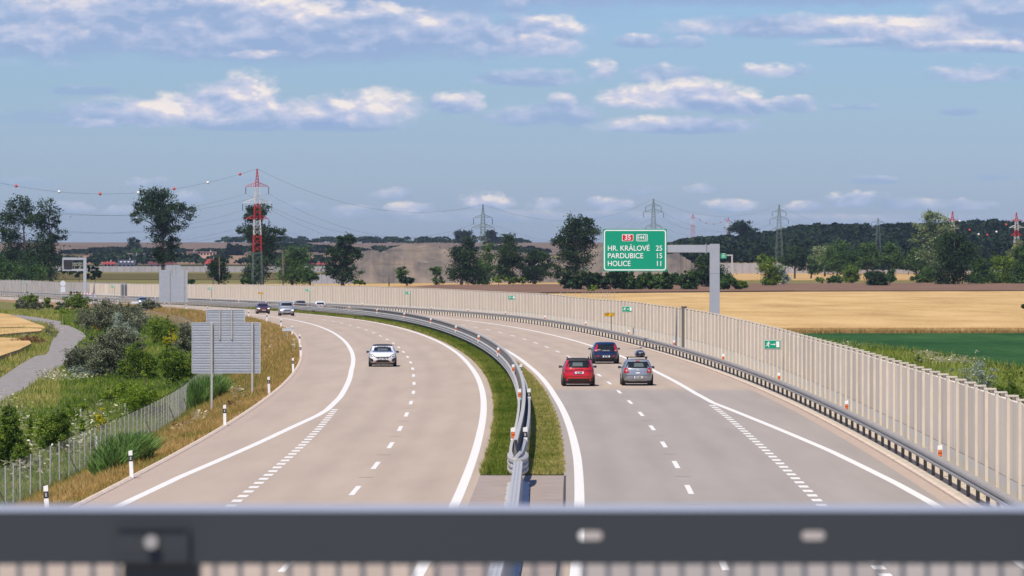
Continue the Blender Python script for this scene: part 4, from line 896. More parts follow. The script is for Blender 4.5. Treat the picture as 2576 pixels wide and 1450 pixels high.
# ================================================================ trees and bushes
LM = {
 'dark': leafmat('dark_poplar_leaves', [(0.009, 0.021, 0.011), (0.021, 0.044, 0.018), (0.039, 0.075, 0.028), (0.063, 0.109, 0.039)], transl=.2),
 'mid': leafmat('mid_green_leaves', [(0.018, 0.045, 0.015), (0.042, 0.09, 0.026), (0.083, 0.158, 0.039), (0.135, 0.225, 0.057)], transl=.25),
 'pale': leafmat('pale_poplar_leaves', [(0.06, 0.09, 0.045), (0.135, 0.18, 0.075), (0.24, 0.3, 0.135), (0.33, 0.39, 0.195)], transl=.25),
 'olive': leafmat('grey_olive_leaves', [(0.053, 0.065, 0.036), (0.114, 0.129, 0.076), (0.199, 0.218, 0.133), (0.304, 0.332, 0.218)], transl=.15),
 'silver': leafmat('silver_willow_leaves', [(0.112, 0.152, 0.104), (0.224, 0.272, 0.2), (0.352, 0.416, 0.32), (0.544, 0.608, 0.512)], transl=.2),
 'lime': leafmat('lime_leaves', [(0.081, 0.149, 0.016), (0.162, 0.257, 0.027), (0.27, 0.378, 0.041), (0.405, 0.499, 0.068)], transl=.4),
 'green': leafmat('fresh_green_leaves', [(0.039, 0.076, 0.014), (0.097, 0.168, 0.026), (0.184, 0.269, 0.04), (0.302, 0.37, 0.056)], transl=.35),
 'yellow': leafmat('yellow_leaves', [(0.242, 0.242, 0.011), (0.396, 0.374, 0.022), (0.528, 0.484, 0.033), (0.638, 0.572, 0.066)], transl=.3),
 'orange': leafmat('orange_leaves', [(0.33, 0.176, 0.022), (0.495, 0.264, 0.033), (0.605, 0.363, 0.044), (0.55, 0.462, 0.055)], transl=.3),
 'forest': leafmat('forest_leaves', [(0.006, 0.014, 0.009), (0.013, 0.028, 0.014), (0.022, 0.044, 0.019), (0.036, 0.062, 0.026)], transl=.1),
 'brown': leafmat('brown_weeds', [(0.14, 0.07, 0.035), (0.238, 0.126, 0.063), (0.35, 0.21, 0.098), (0.448, 0.28, 0.126)], transl=.2),
}
def leaf_cloud(blobs, n, size, ncl=None, cr=.3, hollow=.55):
    n = int(n * 1.5)
    """blobs: (x, y, z, rx, ry, rz). Leaf sized quads gathered into clumps spread through the blobs' volume."""
    vol = np.array([(b[3] * b[4] * b[5]) ** .72 for b in blobs]); w = vol / vol.sum(); V = []; T = []
    ncl = ncl or max(12, n // 60)
    bi = rng.choice(len(blobs), ncl, p=w); B = np.array(blobs)[bi]
    d = rng.normal(0, 1, (ncl, 3)); d /= np.linalg.norm(d, axis=1)[:, None]; rr = (hollow + (1 - hollow) * rng.uniform(0, 1, ncl)) * rng.uniform(.82, 1.12, ncl)
    C_ = B[:, :3] + d * rr[:, None] * B[:, 3:6]; Rr = np.sqrt(B[:, 3] * B[:, 5]) * cr * rng.uniform(.6, 1.3, ncl); ct = rng.uniform(.15, .85, ncl)
    li = rng.integers(0, ncl, n); L = C_[li] + rng.normal(0, .52, (n, 3)) * Rr[li][:, None] * np.array([1, 1, .72])
    s = size * rng.uniform(.6, 1.4, n); a = rng.normal(0, 1, (n, 3)); a /= np.linalg.norm(a, axis=1)[:, None]; c = np.cross(a, rng.normal(0, 1, (n, 3))); c /= np.linalg.norm(c, axis=1)[:, None]
    V = np.stack([L - a * s[:, None], L - c * s[:, None] * .55, L + a * s[:, None], L + c * s[:, None] * .55], 1)
    tone = np.clip(ct[li] + rng.normal(0, .13, n), 0, 1)
    return V.reshape(-1, 3), np.arange(4 * n), np.repeat(tone, 4)
def plant(name, base, blobs, n, size, kind, label, cat, group=None, trunk=.3, trunk_to=None, cr=.3, hollow=.55, limbs=True, ncl=None, fork=.45):
    """base: foot of the trunk. blobs relative to it, metres."""
    r = empty(name, base, 0, label, cat, group)
    V, idx, T = leaf_cloud(blobs, n, size, ncl, cr, hollow)
    link('crown' if trunk else 'foliage', mesh_np('crown', V, 4, idx, LM[kind], tone=T), r)
    if trunk:
        top = trunk_to or max(b[2] for b in blobs); b = MB(); cx = sum(q[0] for q in blobs) / len(blobs) * .4; cy = 0
        p0 = Vector((0, 0, -.3)); p1 = Vector((cx * .3, cy, top * fork * .6)); p2 = Vector((cx * .7, cy, top * fork * 1.3)); p3 = Vector((cx, cy, top * .95))
        b.tube([p0, p1, p2, p3], [trunk * 1.25, trunk * .85, trunk * .6, trunk * .15], 7)
        if limbs:
            for q in blobs:
                t_ = Vector(q[:3]); s0 = p1.lerp(p3, min(1, max(0, (t_.z - p1.z) / max(.1, p3.z - p1.z) - .25))); m_ = s0.lerp(t_, .5) + Vector((0, 0, .06 * (t_ - s0).length)); b.tube([s0, m_, t_], [trunk * .42, trunk * .28, trunk * .1], 5)
        b.build('trunk', M['bark'], r)
    return r
def ptree(bx, by, blobs, kind, label, n=2600, name='broadleaf_tree', Y=None, size=None, trunk=.45, group='trees beyond the noise barrier', cr=.3, hollow=.5, cat='tree', limbs=True, depth=.8, fork=.45, z=None):
    """blobs in picture units (cx, cy, rx, ry); turned into a real crown standing at its own distance"""
    if Y is None: base = hit(bx, by)
    else: base = at(bx, by, Y); base.z = float(terrain(base.x, base.y))
    s = F / base.y; B = []
    for (cx, cy, rx, ry) in blobs:
        B.append(((cx - bx) / s, random.uniform(-.25, .25) * rx / s, CAMH - (cy - YH) / s - base.z, rx / s, max(rx, ry) / s * depth, ry / s))
    return plant(name, base, B, n, size or 1.15 / s * 1.6, kind, label, cat, group, trunk, None, cr, hollow, limbs, None, fork)
def auto_blobs(cx, cyb, w, h, k=7):
    """irregular heap of blobs filling a w x h outline standing on cyb"""
    out = []
    for i in range(k):
        u = random.uniform(-.36, .36); v = random.uniform(.28, .78) * (1 - abs(u) * .9)
        out.append((cx + u * w, cyb - v * h, w * random.uniform(.16, .28), h * random.uniform(.18, .30)))
    out.append((cx, cyb - .45 * h, w * .34, h * .38))
    for i in range(k // 2 + 2):      # stray shoots breaking the outline
        u = random.uniform(-.46, .46); out.append((cx + u * w, cyb - h * (random.uniform(.80, 1.04) - abs(u) * .9), w * random.uniform(.03, .08), h * random.uniform(.07, .16)))
    return out
YT = 1700.0
TR = [
 (72, 716, [(20, 575, 30, 30), (5, 590, 14, 14), (45, 520, 28, 26), (20, 535, 24, 24), (30, 610, 30, 28), (70, 545, 20, 20), (50, 650, 46, 44), (20, 665, 26, 36)], 'dark', 'tall ragged dark tree at the far left edge beyond the barrier', 5200, 1640),
 (128, 716, [(118, 530, 24, 28), (135, 560, 14, 18), (100, 560, 22, 22), (110, 610, 26, 30), (150, 592, 20, 14), (138, 600, 18, 12), (110, 660, 40, 46), (70, 675, 30, 36)], 'dark', 'tall dark tree with a gappy forked crown, second from the left edge', 5600, 1620),
 (60, 717, [(30, 690, 40, 26), (85, 690, 34, 24), (5, 680, 16, 34)], 'mid', 'low bushy undergrowth tree beneath the two left tall trees', 2400, 1580),
 (410, 717, [(392, 492, 34, 18), (365, 515, 30, 22), (425, 512, 36, 24), (395, 535, 42, 26), (345, 545, 14, 16), (465, 535, 22, 20), (430, 565, 34, 22), (400, 585, 26, 24), (415, 625, 22, 28), (436, 610, 16, 14), (440, 645, 18, 12), (395, 650, 14, 18)], 'dark', 'tall vase-shaped dark tree standing alone above the farther sign back', 6600, 1500),
 (660, 717, [(648, 530, 26, 16), (640, 548, 22, 14), (615, 580, 22, 14), (645, 585, 36, 22), (690, 590, 24, 14), (705, 580, 12, 10), (665, 620, 30, 26), (660, 660, 32, 34), (640, 690, 30, 24)], 'dark', 'broad dark tree right behind the red and white pylon', 6000, 1620),
 (735, 717, [(735, 650, 32, 24), (755, 640, 20, 18), (745, 685, 38, 26), (720, 680, 26, 28)], 'mid', 'round green tree to the right of the red and white pylon', 3000, 1560),
 (780, 716, [(775, 690, 18, 18), (785, 700, 16, 12)], 'mid', 'small olive green bush tree left of the twisted dark tree', 900, 1540),
 (862, 718, [(872, 605, 22, 12), (862, 625, 20, 16), (838, 635, 22, 12), (895, 640, 18, 14), (870, 650, 22, 18), (850, 660, 26, 16), (895, 680, 14, 12), (862, 690, 26, 22), (830, 685, 20, 16)], 'dark', 'twisted dark tree with separate leaf clumps in front of the spoil heap', 4200, 1560),
 (551, 716, [(550, 665, 20, 20), (552, 690, 24, 18), (545, 675, 22, 16)], 'dark', 'small dark tree with a broken dead top between the sign backs', 1700, 1500),
 (1025, 716, [(1012, 684, 16, 10), (1008, 695, 10, 14)], 'mid', 'thin pale shrub tree in front of the spoil heap', 600, 1600),
 (1097, 716, [(1096, 684, 15, 12), (1100, 706, 15, 9)], 'mid', 'small two-tier tree standing before the spoil heap slope', 700, 1600),
 (1160, 718, [(1182, 610, 14, 16), (1160, 640, 24, 22), (1180, 650, 22, 26), (1150, 680, 26, 26), (1185, 690, 26, 26), (1205, 690, 22, 22)], 'dark', 'broad dark tree left of the nearer green pylon', 4400, 1580),
 (1225, 718, [(1228, 620, 12, 14), (1218, 655, 22, 24), (1222, 690, 24, 24)], 'mid', 'slim yellow-green topped tree directly behind the nearer green pylon', 1800, 1640),
 (1282, 706, [(1282, 610, 18, 18), (1278, 640, 26, 26), (1290, 662, 26, 22), (1265, 670, 20, 18), (1275, 695, 22, 10)], 'dark', 'upright oval tree right of the nearer green pylon', 3600, 1680),
 (1345, 712, [(1345, 645, 24, 14), (1325, 665, 20, 16), (1365, 660, 22, 18), (1350, 690, 36, 18)], 'dark', 'low dark tree group between the oval tree and the tall poplar', 3000, 1690),
 (1452, 712, [(1458, 556, 26, 16), (1436, 580, 26, 20), (1475, 580, 30, 24), (1450, 605, 34, 22), (1410, 610, 22, 16), (1490, 608, 18, 16), (1455, 640, 34, 26), (1425, 645, 24, 22), (1460, 670, 30, 22), (1415, 680, 24, 20)], 'dark', 'tall full poplar just left of the large green sign', 6400, 1600),
 (1780, 727, [(1790, 655, 20, 16), (1765, 665, 18, 14), (1785, 685, 36, 24), (1810, 700, 34, 20), (1760, 700, 30, 20)], 'dark', 'bushy dark tree behind the grey sign column', 3200, 1440),
 (1935, 726, [(1925, 655, 20, 16), (1935, 672, 24, 18), (1945, 695, 20, 18), (1935, 712, 20, 12)], 'green', 'dense green tree right of the sign column in the pale field', 2400, 1500),
 (1970, 722, [(1965, 680, 12, 14), (1970, 700, 14, 14)], 'silver', 'thin silvery shrub beside the dense green field tree', 700, 1560),
 (1999, 700, [(1998, 638, 20, 14), (1995, 655, 26, 18), (2012, 665, 16, 14)], 'dark', 'dark round field tree with a short bare trunk, first of the right row', 2000, 2050),
 (2040, 700, [(2042, 660, 12, 14), (2050, 676, 16, 14)], 'mid', 'narrow green tree between the first and second round field trees', 900, 2050),
 (2075, 700, [(2070, 635, 26, 16), (2060, 655, 26, 16), (2092, 650, 14, 18)], 'pale', 'pale green willow behind the round field trees', 1800, 2250),
 (2106, 702, [(2110, 625, 24, 14), (2100, 645, 34, 18), (2125, 650, 26, 18), (2110, 668, 36, 14)], 'mid', 'large round field tree, second of the row on the right', 2900, 2000),
 (2183, 700, [(2180, 622, 20, 12), (2178, 642, 30, 18), (2195, 655, 24, 16), (2165, 660, 24, 14)], 'mid', 'round field tree in front of the far pale wall, third of the row', 2700, 2000),
 (2242, 700, [(2242, 628, 22, 12), (2240, 648, 28, 16), (2255, 660, 20, 14)], 'mid', 'smaller round field tree, fourth of the row on the right', 2200, 2000),
 (2305, 702, [(2300, 640, 16, 14), (2302, 662, 26, 18), (2320, 672, 18, 14)], 'mid', 'rounded field tree left of the pale poplar, fifth of the row', 2100, 2000),
 (2358, 706, [(2345, 548, 26, 16), (2330, 575, 24, 18), (2375, 570, 28, 20), (2395, 590, 16, 16), (2350, 610, 28, 20), (2325, 640, 18, 16), (2360, 650, 34, 20), (2305, 600, 10, 12)], 'pale', 'tall pale grey-green poplar with visible white limbs on the right', 4200, 1900),
 (2400, 722, [(2395, 605, 34, 16), (2380, 630, 30, 20), (2430, 630, 26, 20), (2400, 655, 42, 24), (2395, 690, 36, 26), (2375, 700, 22, 18)], 'dark', 'huge dark rounded tree in front of the pale poplar', 5200, 1560),
 (2205, 725, [(2200, 700, 26, 14), (2208, 712, 24, 12)], 'dark', 'dark round bush at the edge of the brown field', 1800, 1500),
 (2143, 711, [(2143, 686, 18, 12), (2140, 698, 20, 10)], 'green', 'green round bush left of the dark field-edge bush', 1100, 1750),
 (2240, 712, [(2240, 690, 10, 14), (2242, 702, 11, 9)], 'mid', 'small upright bush right of the dark field-edge bush', 700, 1750),
 (2068, 712, [(2062, 703, 9, 6), (2084, 705, 9, 5)], 'green', 'pair of tiny bushes on the hedge line in the pale fields', 500, 1760),
 (2110, 712, [(2105, 702, 16, 8)], 'mid', 'low bush beside the green round bush', 500, 1760),
 (2335, 712, [(2335, 692, 24, 14), (2315, 700, 20, 9)], 'mid', 'wide low bush left of the huge dark tree', 1400, 1700),
 (2470, 718, [(2460, 670, 20, 20), (2480, 690, 26, 20), (2455, 700, 24, 16)], 'mid', 'mid green bushy tree right of the huge dark tree', 2400, 1600),
 (2520, 720, [(2515, 660, 26, 20), (2540, 675, 26, 20), (2520, 700, 36, 18)], 'green', 'bright green field tree near the right edge', 3000, 1620),
 (2572, 722, [(2570, 640, 16, 22), (2575, 680, 26, 26), (2570, 705, 30, 18)], 'mid', 'tall green tree cut by the right edge of the picture', 2600, 1600),
 (2550, 690, [(2545, 640, 12, 14), (2560, 620, 12, 16), (2550, 665, 14, 16)], 'pale', 'thin pale tree standing by the right red and white pylon', 900, 2200),
 (338, 640, [(338, 608, 12, 9), (334, 622, 18, 12), (345, 635, 20, 12)], 'forest', 'dark round tree rising over the faraway village', 1400, 4100),
 (1165, 617, [(1157, 592, 12, 9), (1172, 592, 14, 11), (1165, 603, 18, 9)], 'forest', 'dark round horizon tree just left of the nearer green pylon', 1500, 4700),
 (1238, 617, [(1235, 592, 14, 11), (1245, 602, 12, 10), (1228, 602, 9, 9)], 'forest', 'dark round horizon tree just right of the nearer green pylon', 1300, 4700),
 (1865, 600, [(1866, 568, 22, 11), (1855, 580, 24, 12), (1885, 585, 20, 12)], 'forest', 'dark round tree rising above the forest edge left of the far pylon', 1500, 3300),
]
GD = {1640: 1}
for t in TR:
    bx, by, bl, kd, lab, n, Y = t; bl = [(a, b_, c * 1.1, d * 1.12) for a, b_, c, d in bl]; n = int(n * 1.5)
    ptree(bx, by, bl, kd, lab, n, Y=Y, trunk=.34 + .02 * len(bl), size=1.9 * 2.5156 / (F / Y) * (.5 if n > 1500 else .45), cr=.48, group='far trees and bushes in the fields')
# dead snags and stumps
for (bx, by, top, w, lab) in ((712, 717, 622, 4, 'tall dead grey trunk right of the red and white pylon'), (552, 690, 634, 3, 'broken dead trunk poking out of the small dark tree'), (978, 716, 693, 3.4, 'short reddish rotten stump before the spoil heap'), (536, 716, 694, 3.5, 'pair of dark broken stumps left of the small dark tree')):
    s = F / 1480; base = at(bx, by, 1480); base.z = float(terrain(base.x, base.y)); h = CAMH - (top - YH) / s - base.z; w /= s
    b = MB().tube([(0, 0, -.2), (w * .2, 0, h * .4), (-w * .1, 0, h * .8), (w * .1, 0, h)], [w * .8, w * .6, w * .45, w * .15], 7); b.tube([(0, 0, h * .6), (w * 1.2, 0, h * .75)], [w * .2, w * .1], 5)
    o = b.build('dead_trunk', mat('dead_wood', (.16, .12, .10), .9, var=.3, vs=1), None, loc=base); tag(o, lab, 'dead tree')
# long shrub row behind the barrier bend
hed = [(1432, 733, 50, 46, 'dark'), (1480, 733, 64, 58, 'dark'), (1535, 734, 70, 56, 'dark'), (1585, 734, 60, 46, 'mid'), (1632, 734, 60, 50, 'mid'), (1680, 735, 70, 54, 'mid'), (1730, 735, 66, 50, 'mid'), (1560, 725, 60, 52, 'dark'), (1830, 731, 66, 36, 'mid'), (1860, 728, 34, 22, 'green')]
for i, (px, py, w, h, kd) in enumerate(hed):
    ptree(px, py, auto_blobs(px, py, w * 1.25, h * 1.1, 6), kd, 'dense shrub in the dark row behind the barrier, %s from left' % (['first', 'second', 'third', 'fifth', 'sixth', 'seventh', 'eighth', 'fourth', 'ninth', 'last'][i]), 2100, 'shrub', Y=1330, size=.38, trunk=.14, group='shrubs in the row behind the barrier', hollow=.45, cat='shrub', cr=.35)
# small far bushes under the spoil heap
for i, (px, py, w, h, kd) in enumerate([(1022, 716, 48, 22, 'dark'), (1290, 712, 60, 14, 'green'), (1255, 712, 30, 18, 'green'), (470, 716, 40, 14, 'mid'), (620, 716, 40, 16, 'mid'), (905, 716, 30, 10, 'green'), (200, 700, 70, 34, 'dark'), (240, 704, 36, 40, 'dark'), (2576, 788, 18, 26, 'dark'), (2165, 846, 16, 12, 'green')]):
    lab = ['dark wide bush at the foot of the spoil heap', 'low fresh green hedge bush right of the nearer pylon foot', 'round fresh green bush near the oval tree', 'low bush behind the barrier right of the farther sign back', 'low bush left of the red and white pylon foot', 'flat green bush right of the twisted tree', 'dark bushy growth right of the two left tall trees', 'narrow dark bush behind the overhead sign frame', 'dark bush alone in the wheat at the right edge', 'small green weed bush between wheat and beet'][i]
    ptree(px, py, auto_blobs(px, py, w * 1.1, h * 1.15, 4), kd, lab, 900, 'bush', Y=1480 if i < 8 else None, size=.36 if i < 8 else .12, trunk=.08, group='small bushes in the fields', cat='bush')

# ================================================================ bushes and young trees on the low left ground
nb = 0
def bush(px, py, w, h, kd, label, n, size, k=8, name='bush', trunk=.05, hollow=.45, cr=.34, blobs=None):
    return ptree(px, py, blobs or auto_blobs(px, py, w * 1.15, h * 1.12, k), kd, label, n, name, size=size, trunk=trunk, group='bushes and saplings on the low left ground', hollow=hollow, cr=cr, cat='bush', fork=.3)
bush(265, 850, 170, 88, 'olive', 'long grey-olive shrub thicket behind the silver willow', 16000, .085, 12)
bush(320, 838, 110, 70, 'olive', 'right end of the grey-olive thicket near the yellow sapling', 9000, .085, 8)
bush(235, 946, 120, 92, 'olive', 'big rounded grey-olive bush at the bend of the farm road', 16000, .06, 10)
bush(300, 955, 150, 128, 'olive', 'large grey-olive bush just left of the fence and sign back', 20000, .06, 12)
bush(300, 900, 84, 100, 'silver', 'silvery willow shrub standing out of the olive bushes', 9000, .055, 9)
bush(222, 955, 70, 40, 'silver', 'low silver-green bush skirt by the farm road verge', 4000, .055, 6)
bush(345, 958, 92, 88, 'green', 'dark fresh green round bush before the olive bushes', 9000, .06, 8)
bush(437, 978, 88, 108, 'green', 'leafy green young tree beside the fence left of the sign back', 10000, .065, 9, 'young_tree', .06)
bush(412, 872, 60, 70, 'green', 'dark green sapling behind the yellow-green one', 6000, .075, 7, 'young_tree', .05)
bush(470, 900, 60, 90, 'olive', 'olive shrub touching the left edge of the sign back', 6000, .07, 7)
bush(395, 830, 60, 40, 'lime', 'yellow-green leafy shrub above the dark green sapling', 3500, .075, 6)
bush(345, 812, 26, 28, 'yellow', 'bright yellow bush in front of the grey fence', 2200, .075, 5)
bush(430, 882, 34, 50, 'yellow', 'bright yellow-green sapling left of the sign back', 2600, .065, 6)
bush(246, 836, 26, 32, 'orange', 'orange and yellow autumn coloured bush in the thicket', 2000, .07, 5)
bush(200, 824, 32, 34, 'lime', 'lime green bush at the left end of the olive thicket', 2600, .07, 5)
bush(280, 838, 24, 34, 'lime', 'small lime shrub beside the silver willow', 1500, .07, 5)
bush(372, 790, 60, 34, 'olive', 'grey shrub on the verge below the far fence', 3500, .1, 6)
bush(66, 780, 52, 44, 'green', 'green bush at the top left beside the far road', 4000, .11, 6)
bush(118, 780, 24, 32, 'green', 'small dark green bush right of the top left bush', 2000, .11, 5)
bush(92, 782, 54, 22, 'olive', 'low grey bush between the two top left green bushes', 2200, .11, 5)
bush(50, 784, 30, 34, 'olive', 'grey-green bush at the far left edge of the meadow', 2000, .11, 5)
bush(190, 786, 62, 50, 'green', 'dark green bush right below the far white car', 5200, .11, 7)
bush(150, 788, 30, 30, 'olive', 'small silver-grey bush left of the dark green one', 1500, .11, 5)
bush(160, 795, 50, 20, 'lime', 'yellow-green weeds below the small silver-grey bush', 1500, .08, 5)
bush(365, 1052, 118, 98, 'lime', 'dense light green willow shrub along the near fence', 13000, .045, 10, hollow=.35)
bush(300, 1012, 90, 58, 'lime', 'light green shrub patch behind the planted stakes', 6000, .05, 8, hollow=.35)
bush(145, 1142, 92, 110, 'green', 'young tree with dark glossy leaves beside the near fence', 9000, .05, 9, 'young_tree', .06)
bush(22, 1178, 60, 160, 'green', 'leafy young tree at the left edge above the guard rail', 8000, .05, 11, 'young_tree', .06)
bush(55, 1185, 50, 70, 'green', 'low dark green shrub next to the left edge tree', 4500, .05, 7)
for i, (px, py, w, h) in enumerate([(184, 1066, 34, 62), (252, 1095, 30, 66), (205, 1112, 18, 60), (78, 1115, 16, 78), (100, 1110, 14, 54), (232, 1150, 16, 66), (212, 1045, 20, 40), (312, 985, 24, 34)]):
    bush(px, py, w, h, 'lime' if i != 1 else 'yellow', 'spindly yellow-green planted sapling, %s in the plantation from the road' % ORD[7 - i], 900, .05, 5, 'sapling', .02, hollow=.3)
# stakes with tree guards
STK = [(236, 1042), (247, 1030), (256, 1072), (274, 1016), (302, 1048), (312, 1046), (320, 1046), (334, 1052), (220, 1058), (200, 1056), (188, 1056), (240, 1130), (98, 1178), (124, 1156), (424, 975), (281, 1010)]
tg = mat('white_tree_guard', (.55, .56, .55), .6, var=.2, vs=8)
for i, (px, py, h, gd) in enumerate([(236, 1042, 46, 0), (247, 1030, 26, 0), (256, 1072, 44, 0), (274, 1016, 44, 0), (302, 1048, 42, 0), (312, 1046, 44, 1), (320, 1046, 36, 1), (334, 1052, 44, 0), (220, 1058, 54, 0), (200, 1056, 34, 1), (188, 1056, 26, 1), (240, 1130, 40, 1), (98, 1178, 30, 1), (124, 1156, 30, 1), (424, 975, 16, 1), (281, 1010, 38, 0)]):
    p = hit(px, py); s = F / p.y; r = empty('tree_stake', p, 0, '%s in the young plantation, %s from the left' % ('stake with white guard tube' if gd else 'bare dark wooden stake', ORD[sorted(STK).index((px, py))].replace('nearest', 'first')), 'stake', 'stakes in the young plantation')
    MB().bar((0, 0, -.1), (.03, 0, h / s), .022, 6).build('stake', M['wood'], r)
    if gd: MB().bar((.07, 0, 0), (.07, 0, h / s * .8), .055, 8).build('guard_tube', tg, r)
# brown dock and thistle patches, weeds on the verge
for i, (px, py, w, h, kd, lab) in enumerate([(60, 870, 110, 26, 'brown', 'rusty brown dock patch between the two wheat strips'), (128, 852, 30, 40, 'olive', 'grey-green weed clump at the inner bend of the farm road'), (590, 872, 34, 40, 'olive', 'grey-green weeds on the verge right of the large sign back'), (622, 905, 22, 28, 'green', 'small green weed tuft on the verge near the posts'),
                                       (462, 1085, 60, 22, 'brown', 'reddish dock plants on the embankment near the fence'), (585, 1035, 30, 30, 'brown', 'dry brown thistles between the sign poles'),
                                       (2450, 1010, 120, 105, 'silver', 'silvery willow shrub behind the near end of the barrier'), (2465, 1010, 60, 36, 'silver', 'low silvery shrub touching the farm track'), (2535, 1050, 80, 165, 'green', 'fresh green young tree behind the barrier at the right edge'), (2500, 1030, 60, 50, 'green', 'low green shrub below the right edge young tree'), (1492, 742, 24, 26, 'lime', 'thin yellow-green shrub peeping over the barrier'), (2310, 925, 22, 28, 'green', 'green shrub beside the daisies behind the barrier')]):
    if px > 1400: p_ = dict(Y=None)
    bush(px, py, w, h, kd, lab, 2600 if w > 40 else 900, .05 if py > 800 and px < 1000 else (.06 if px > 2200 else .12), 6, 'bush' if kd != 'brown' else 'weed_patch', .03, hollow=.3)

# ================================================================ spoil heaps
def heap(name, prof, Yr, y0, y1, mt, base_py=716, steep=1.35):
    px = np.linspace(prof[0][0], prof[-1][0], 150); top = np.interp(px, [a for a, b in prof], [b for a, b in prof]); s = F / Yr
    top = top + 1.3 * np.sin(px * .31) * np.cos(px * .17 + 1) + .7 * np.sin(px * .9); zt = CAMH - (top - YH) / s; X = (px - CX) / s; yy = np.linspace(y0, y1, 40); XX, YY = np.meshgrid(X, yy); ZT = np.tile(zt, (40, 1))
    n1_ = patch_noise(XX, YY, .11, 2) * 1.6 + patch_noise(XX, YY, .33, 5) * .9 + patch_noise(XX, YY, .9, 8) * .5; d = np.abs(YY - Yr); ZZ = ZT - d / steep + n1_ * np.clip(d / 10, .15, 1)
    ZZ = np.where(d < 2, ZT + .3 * n1_ * .4, ZZ); ZZ = np.maximum(ZZ, terrain(XX, YY) - .4)
    tag(link(name, grid_mesh(name, XX, YY, ZZ, mt)), kind='structure')
GRV = mat('grey_brown_spoil', (.075, .07, .07), .98, var=.0, vs=.13, col2=(.235, .185, .14), bump=1.0, bs=.35, detail=10)
heap('spoil_heap', [(820, 705), (868, 690), (885, 650), (898, 634), (935, 628), (965, 636), (990, 640), (1030, 655), (1100, 668), (1180, 684), (1260, 700), (1330, 712)], 1790, 1745, 1850, GRV)
heap('spoil_heap', [(900, 700), (960, 632), (1000, 620), (1018, 613), (1045, 617), (1075, 616), (1110, 624), (1150, 628), (1220, 630), (1300, 633), (1350, 640), (1400, 650), (1440, 630), (1500, 618), (1560, 612), (1620, 625), (1680, 640), (1720, 652), (1760, 680), (1790, 700)], 1860, 1800, 1930, GRV)
heap('spoil_heap', [(1470, 712), (1520, 660), (1600, 648), (1672, 640), (1705, 637), (1735, 655), (1775, 690), (1800, 705)], 1760, 1715, 1810, GRV)
heap('spoil_heap', [(780, 705), (800, 692), (850, 690), (890, 700)], 1750, 1735, 1770, mat('pale_sand', (.22, .21, .215), .95, var=.1, vs=.3))
# far sloping fields as thin sheets over the rising land
def drape(name, x0, x1, y0, y1, m, h=.4, n=60):
    s0 = F / y0; X = np.linspace(x0, x1, n); Yv = np.linspace(y0, y1, 24); XX, YY = np.meshgrid(X, Yv); XX = (XX - CX) / F * YY
    tag(link(name, grid_mesh(name, XX, YY, terrain(XX, YY) + h, m)), kind='structure')
drape('far_field', 200, 1000, 3330, 3900, cropmat('far_tan_field', (.25, .17, .11), (.29, .20, .13), (.21, .14, .09), fine=.2))
drape('far_field', -300, 2900, 3950, 8000, cropmat('far_ploughed_field', (.165, .125, .10), (.19, .145, .115), (.14, .105, .085), fine=.15), .5)
drape('far_field', -200, 900, 2960, 3320, cropmat('far_green_meadow', (.05, .06, .025), (.09, .085, .035), (.035, .045, .02), fine=.2))

# ================================================================ faraway pale barrier walls
def far_wall(pxs, pyt, pyb, Yw, lab):
    s = F / Yw; X = (pxs[0] - CX) / s; L = (pxs[1] - pxs[0]) / s; zb = float(terrain(X, Yw)) - .2; h = CAMH - (pyt - YH) / s - zb
    r = empty('noise_barrier', (X, Yw, zb), 0, lab, 'noise barrier'); b = MB(); b.box((L / 2, 0, h / 2), (L, .25, h)); b.build('panel', M['far_wall'], r)
    b = MB(); [b.box((i * 4.0, -.16, h / 2 + .06), (.35, .12, h + .12)) for i in range(int(L / 4) + 1)]; stuff(b.build('post', M['far_wallp'], r))
M['far_wall'] = mat('far_pale_concrete', (.36, .34, .34), .9, var=.1, vs=.2); M['far_wallp'] = mat('far_pale_post', (.27, .255, .255), .9)
far_wall((120, 900), 670.5, 686, 2900, 'pale lilac-grey barrier far away on the left below the village houses')
far_wall((1790, 2800), 662.5, 679.5, 2620, 'pale lilac-grey barrier far away on the right in front of the forest')

# ================================================================ forest, tree belts
def forest(name, cells, kind, nleaf, size, kindtag='stuff'):
    B = []
    for (x, y, z, r_, h) in cells: B.append((x, y, z + h * .62, r_, r_, h * .42))
    B = np.array(B); n = len(B) * nleaf; li = np.repeat(np.arange(len(B)), nleaf)
    d = rng.normal(0, 1, (n, 3)); d /= np.linalg.norm(d, axis=1)[:, None]; d[:, 2] = np.abs(d[:, 2]) * .9 - .25
    L = B[li, :3] + d * B[li, 3:6] * rng.uniform(.78, 1.12, (n, 1)); s = size * rng.uniform(.6, 1.4, n)
    a = rng.normal(0, 1, (n, 3)); a /= np.linalg.norm(a, axis=1)[:, None]; c = np.cross(a, rng.normal(0, 1, (n, 3))); c /= np.linalg.norm(c, axis=1)[:, None]
    V = np.stack([L - a * s[:, None], L - c * s[:, None] * .7, L + a * s[:, None], L + c * s[:, None] * .7], 1)
    tb = rng.uniform(.1, .9, len(B)); T = np.clip(tb[li] + rng.normal(0, .1, n), 0, 1)
    return tag(link(name, mesh_np(name, V.reshape(-1, 3), 4, np.arange(4 * n), LM[kind], tone=np.repeat(T, 4))), kind=kindtag)
cells = []
TOPF = [(1640, 640), (1690, 604), (1720, 596), (1760, 590), (1800, 588), (1850, 586), (1900, 580), (1960, 574), (2010, 560), (2060, 556), (2120, 556), (2180, 558), (2260, 556), (2330, 556), (2400, 552), (2450, 547), (2500, 545), (2576, 550), (2800, 540)]
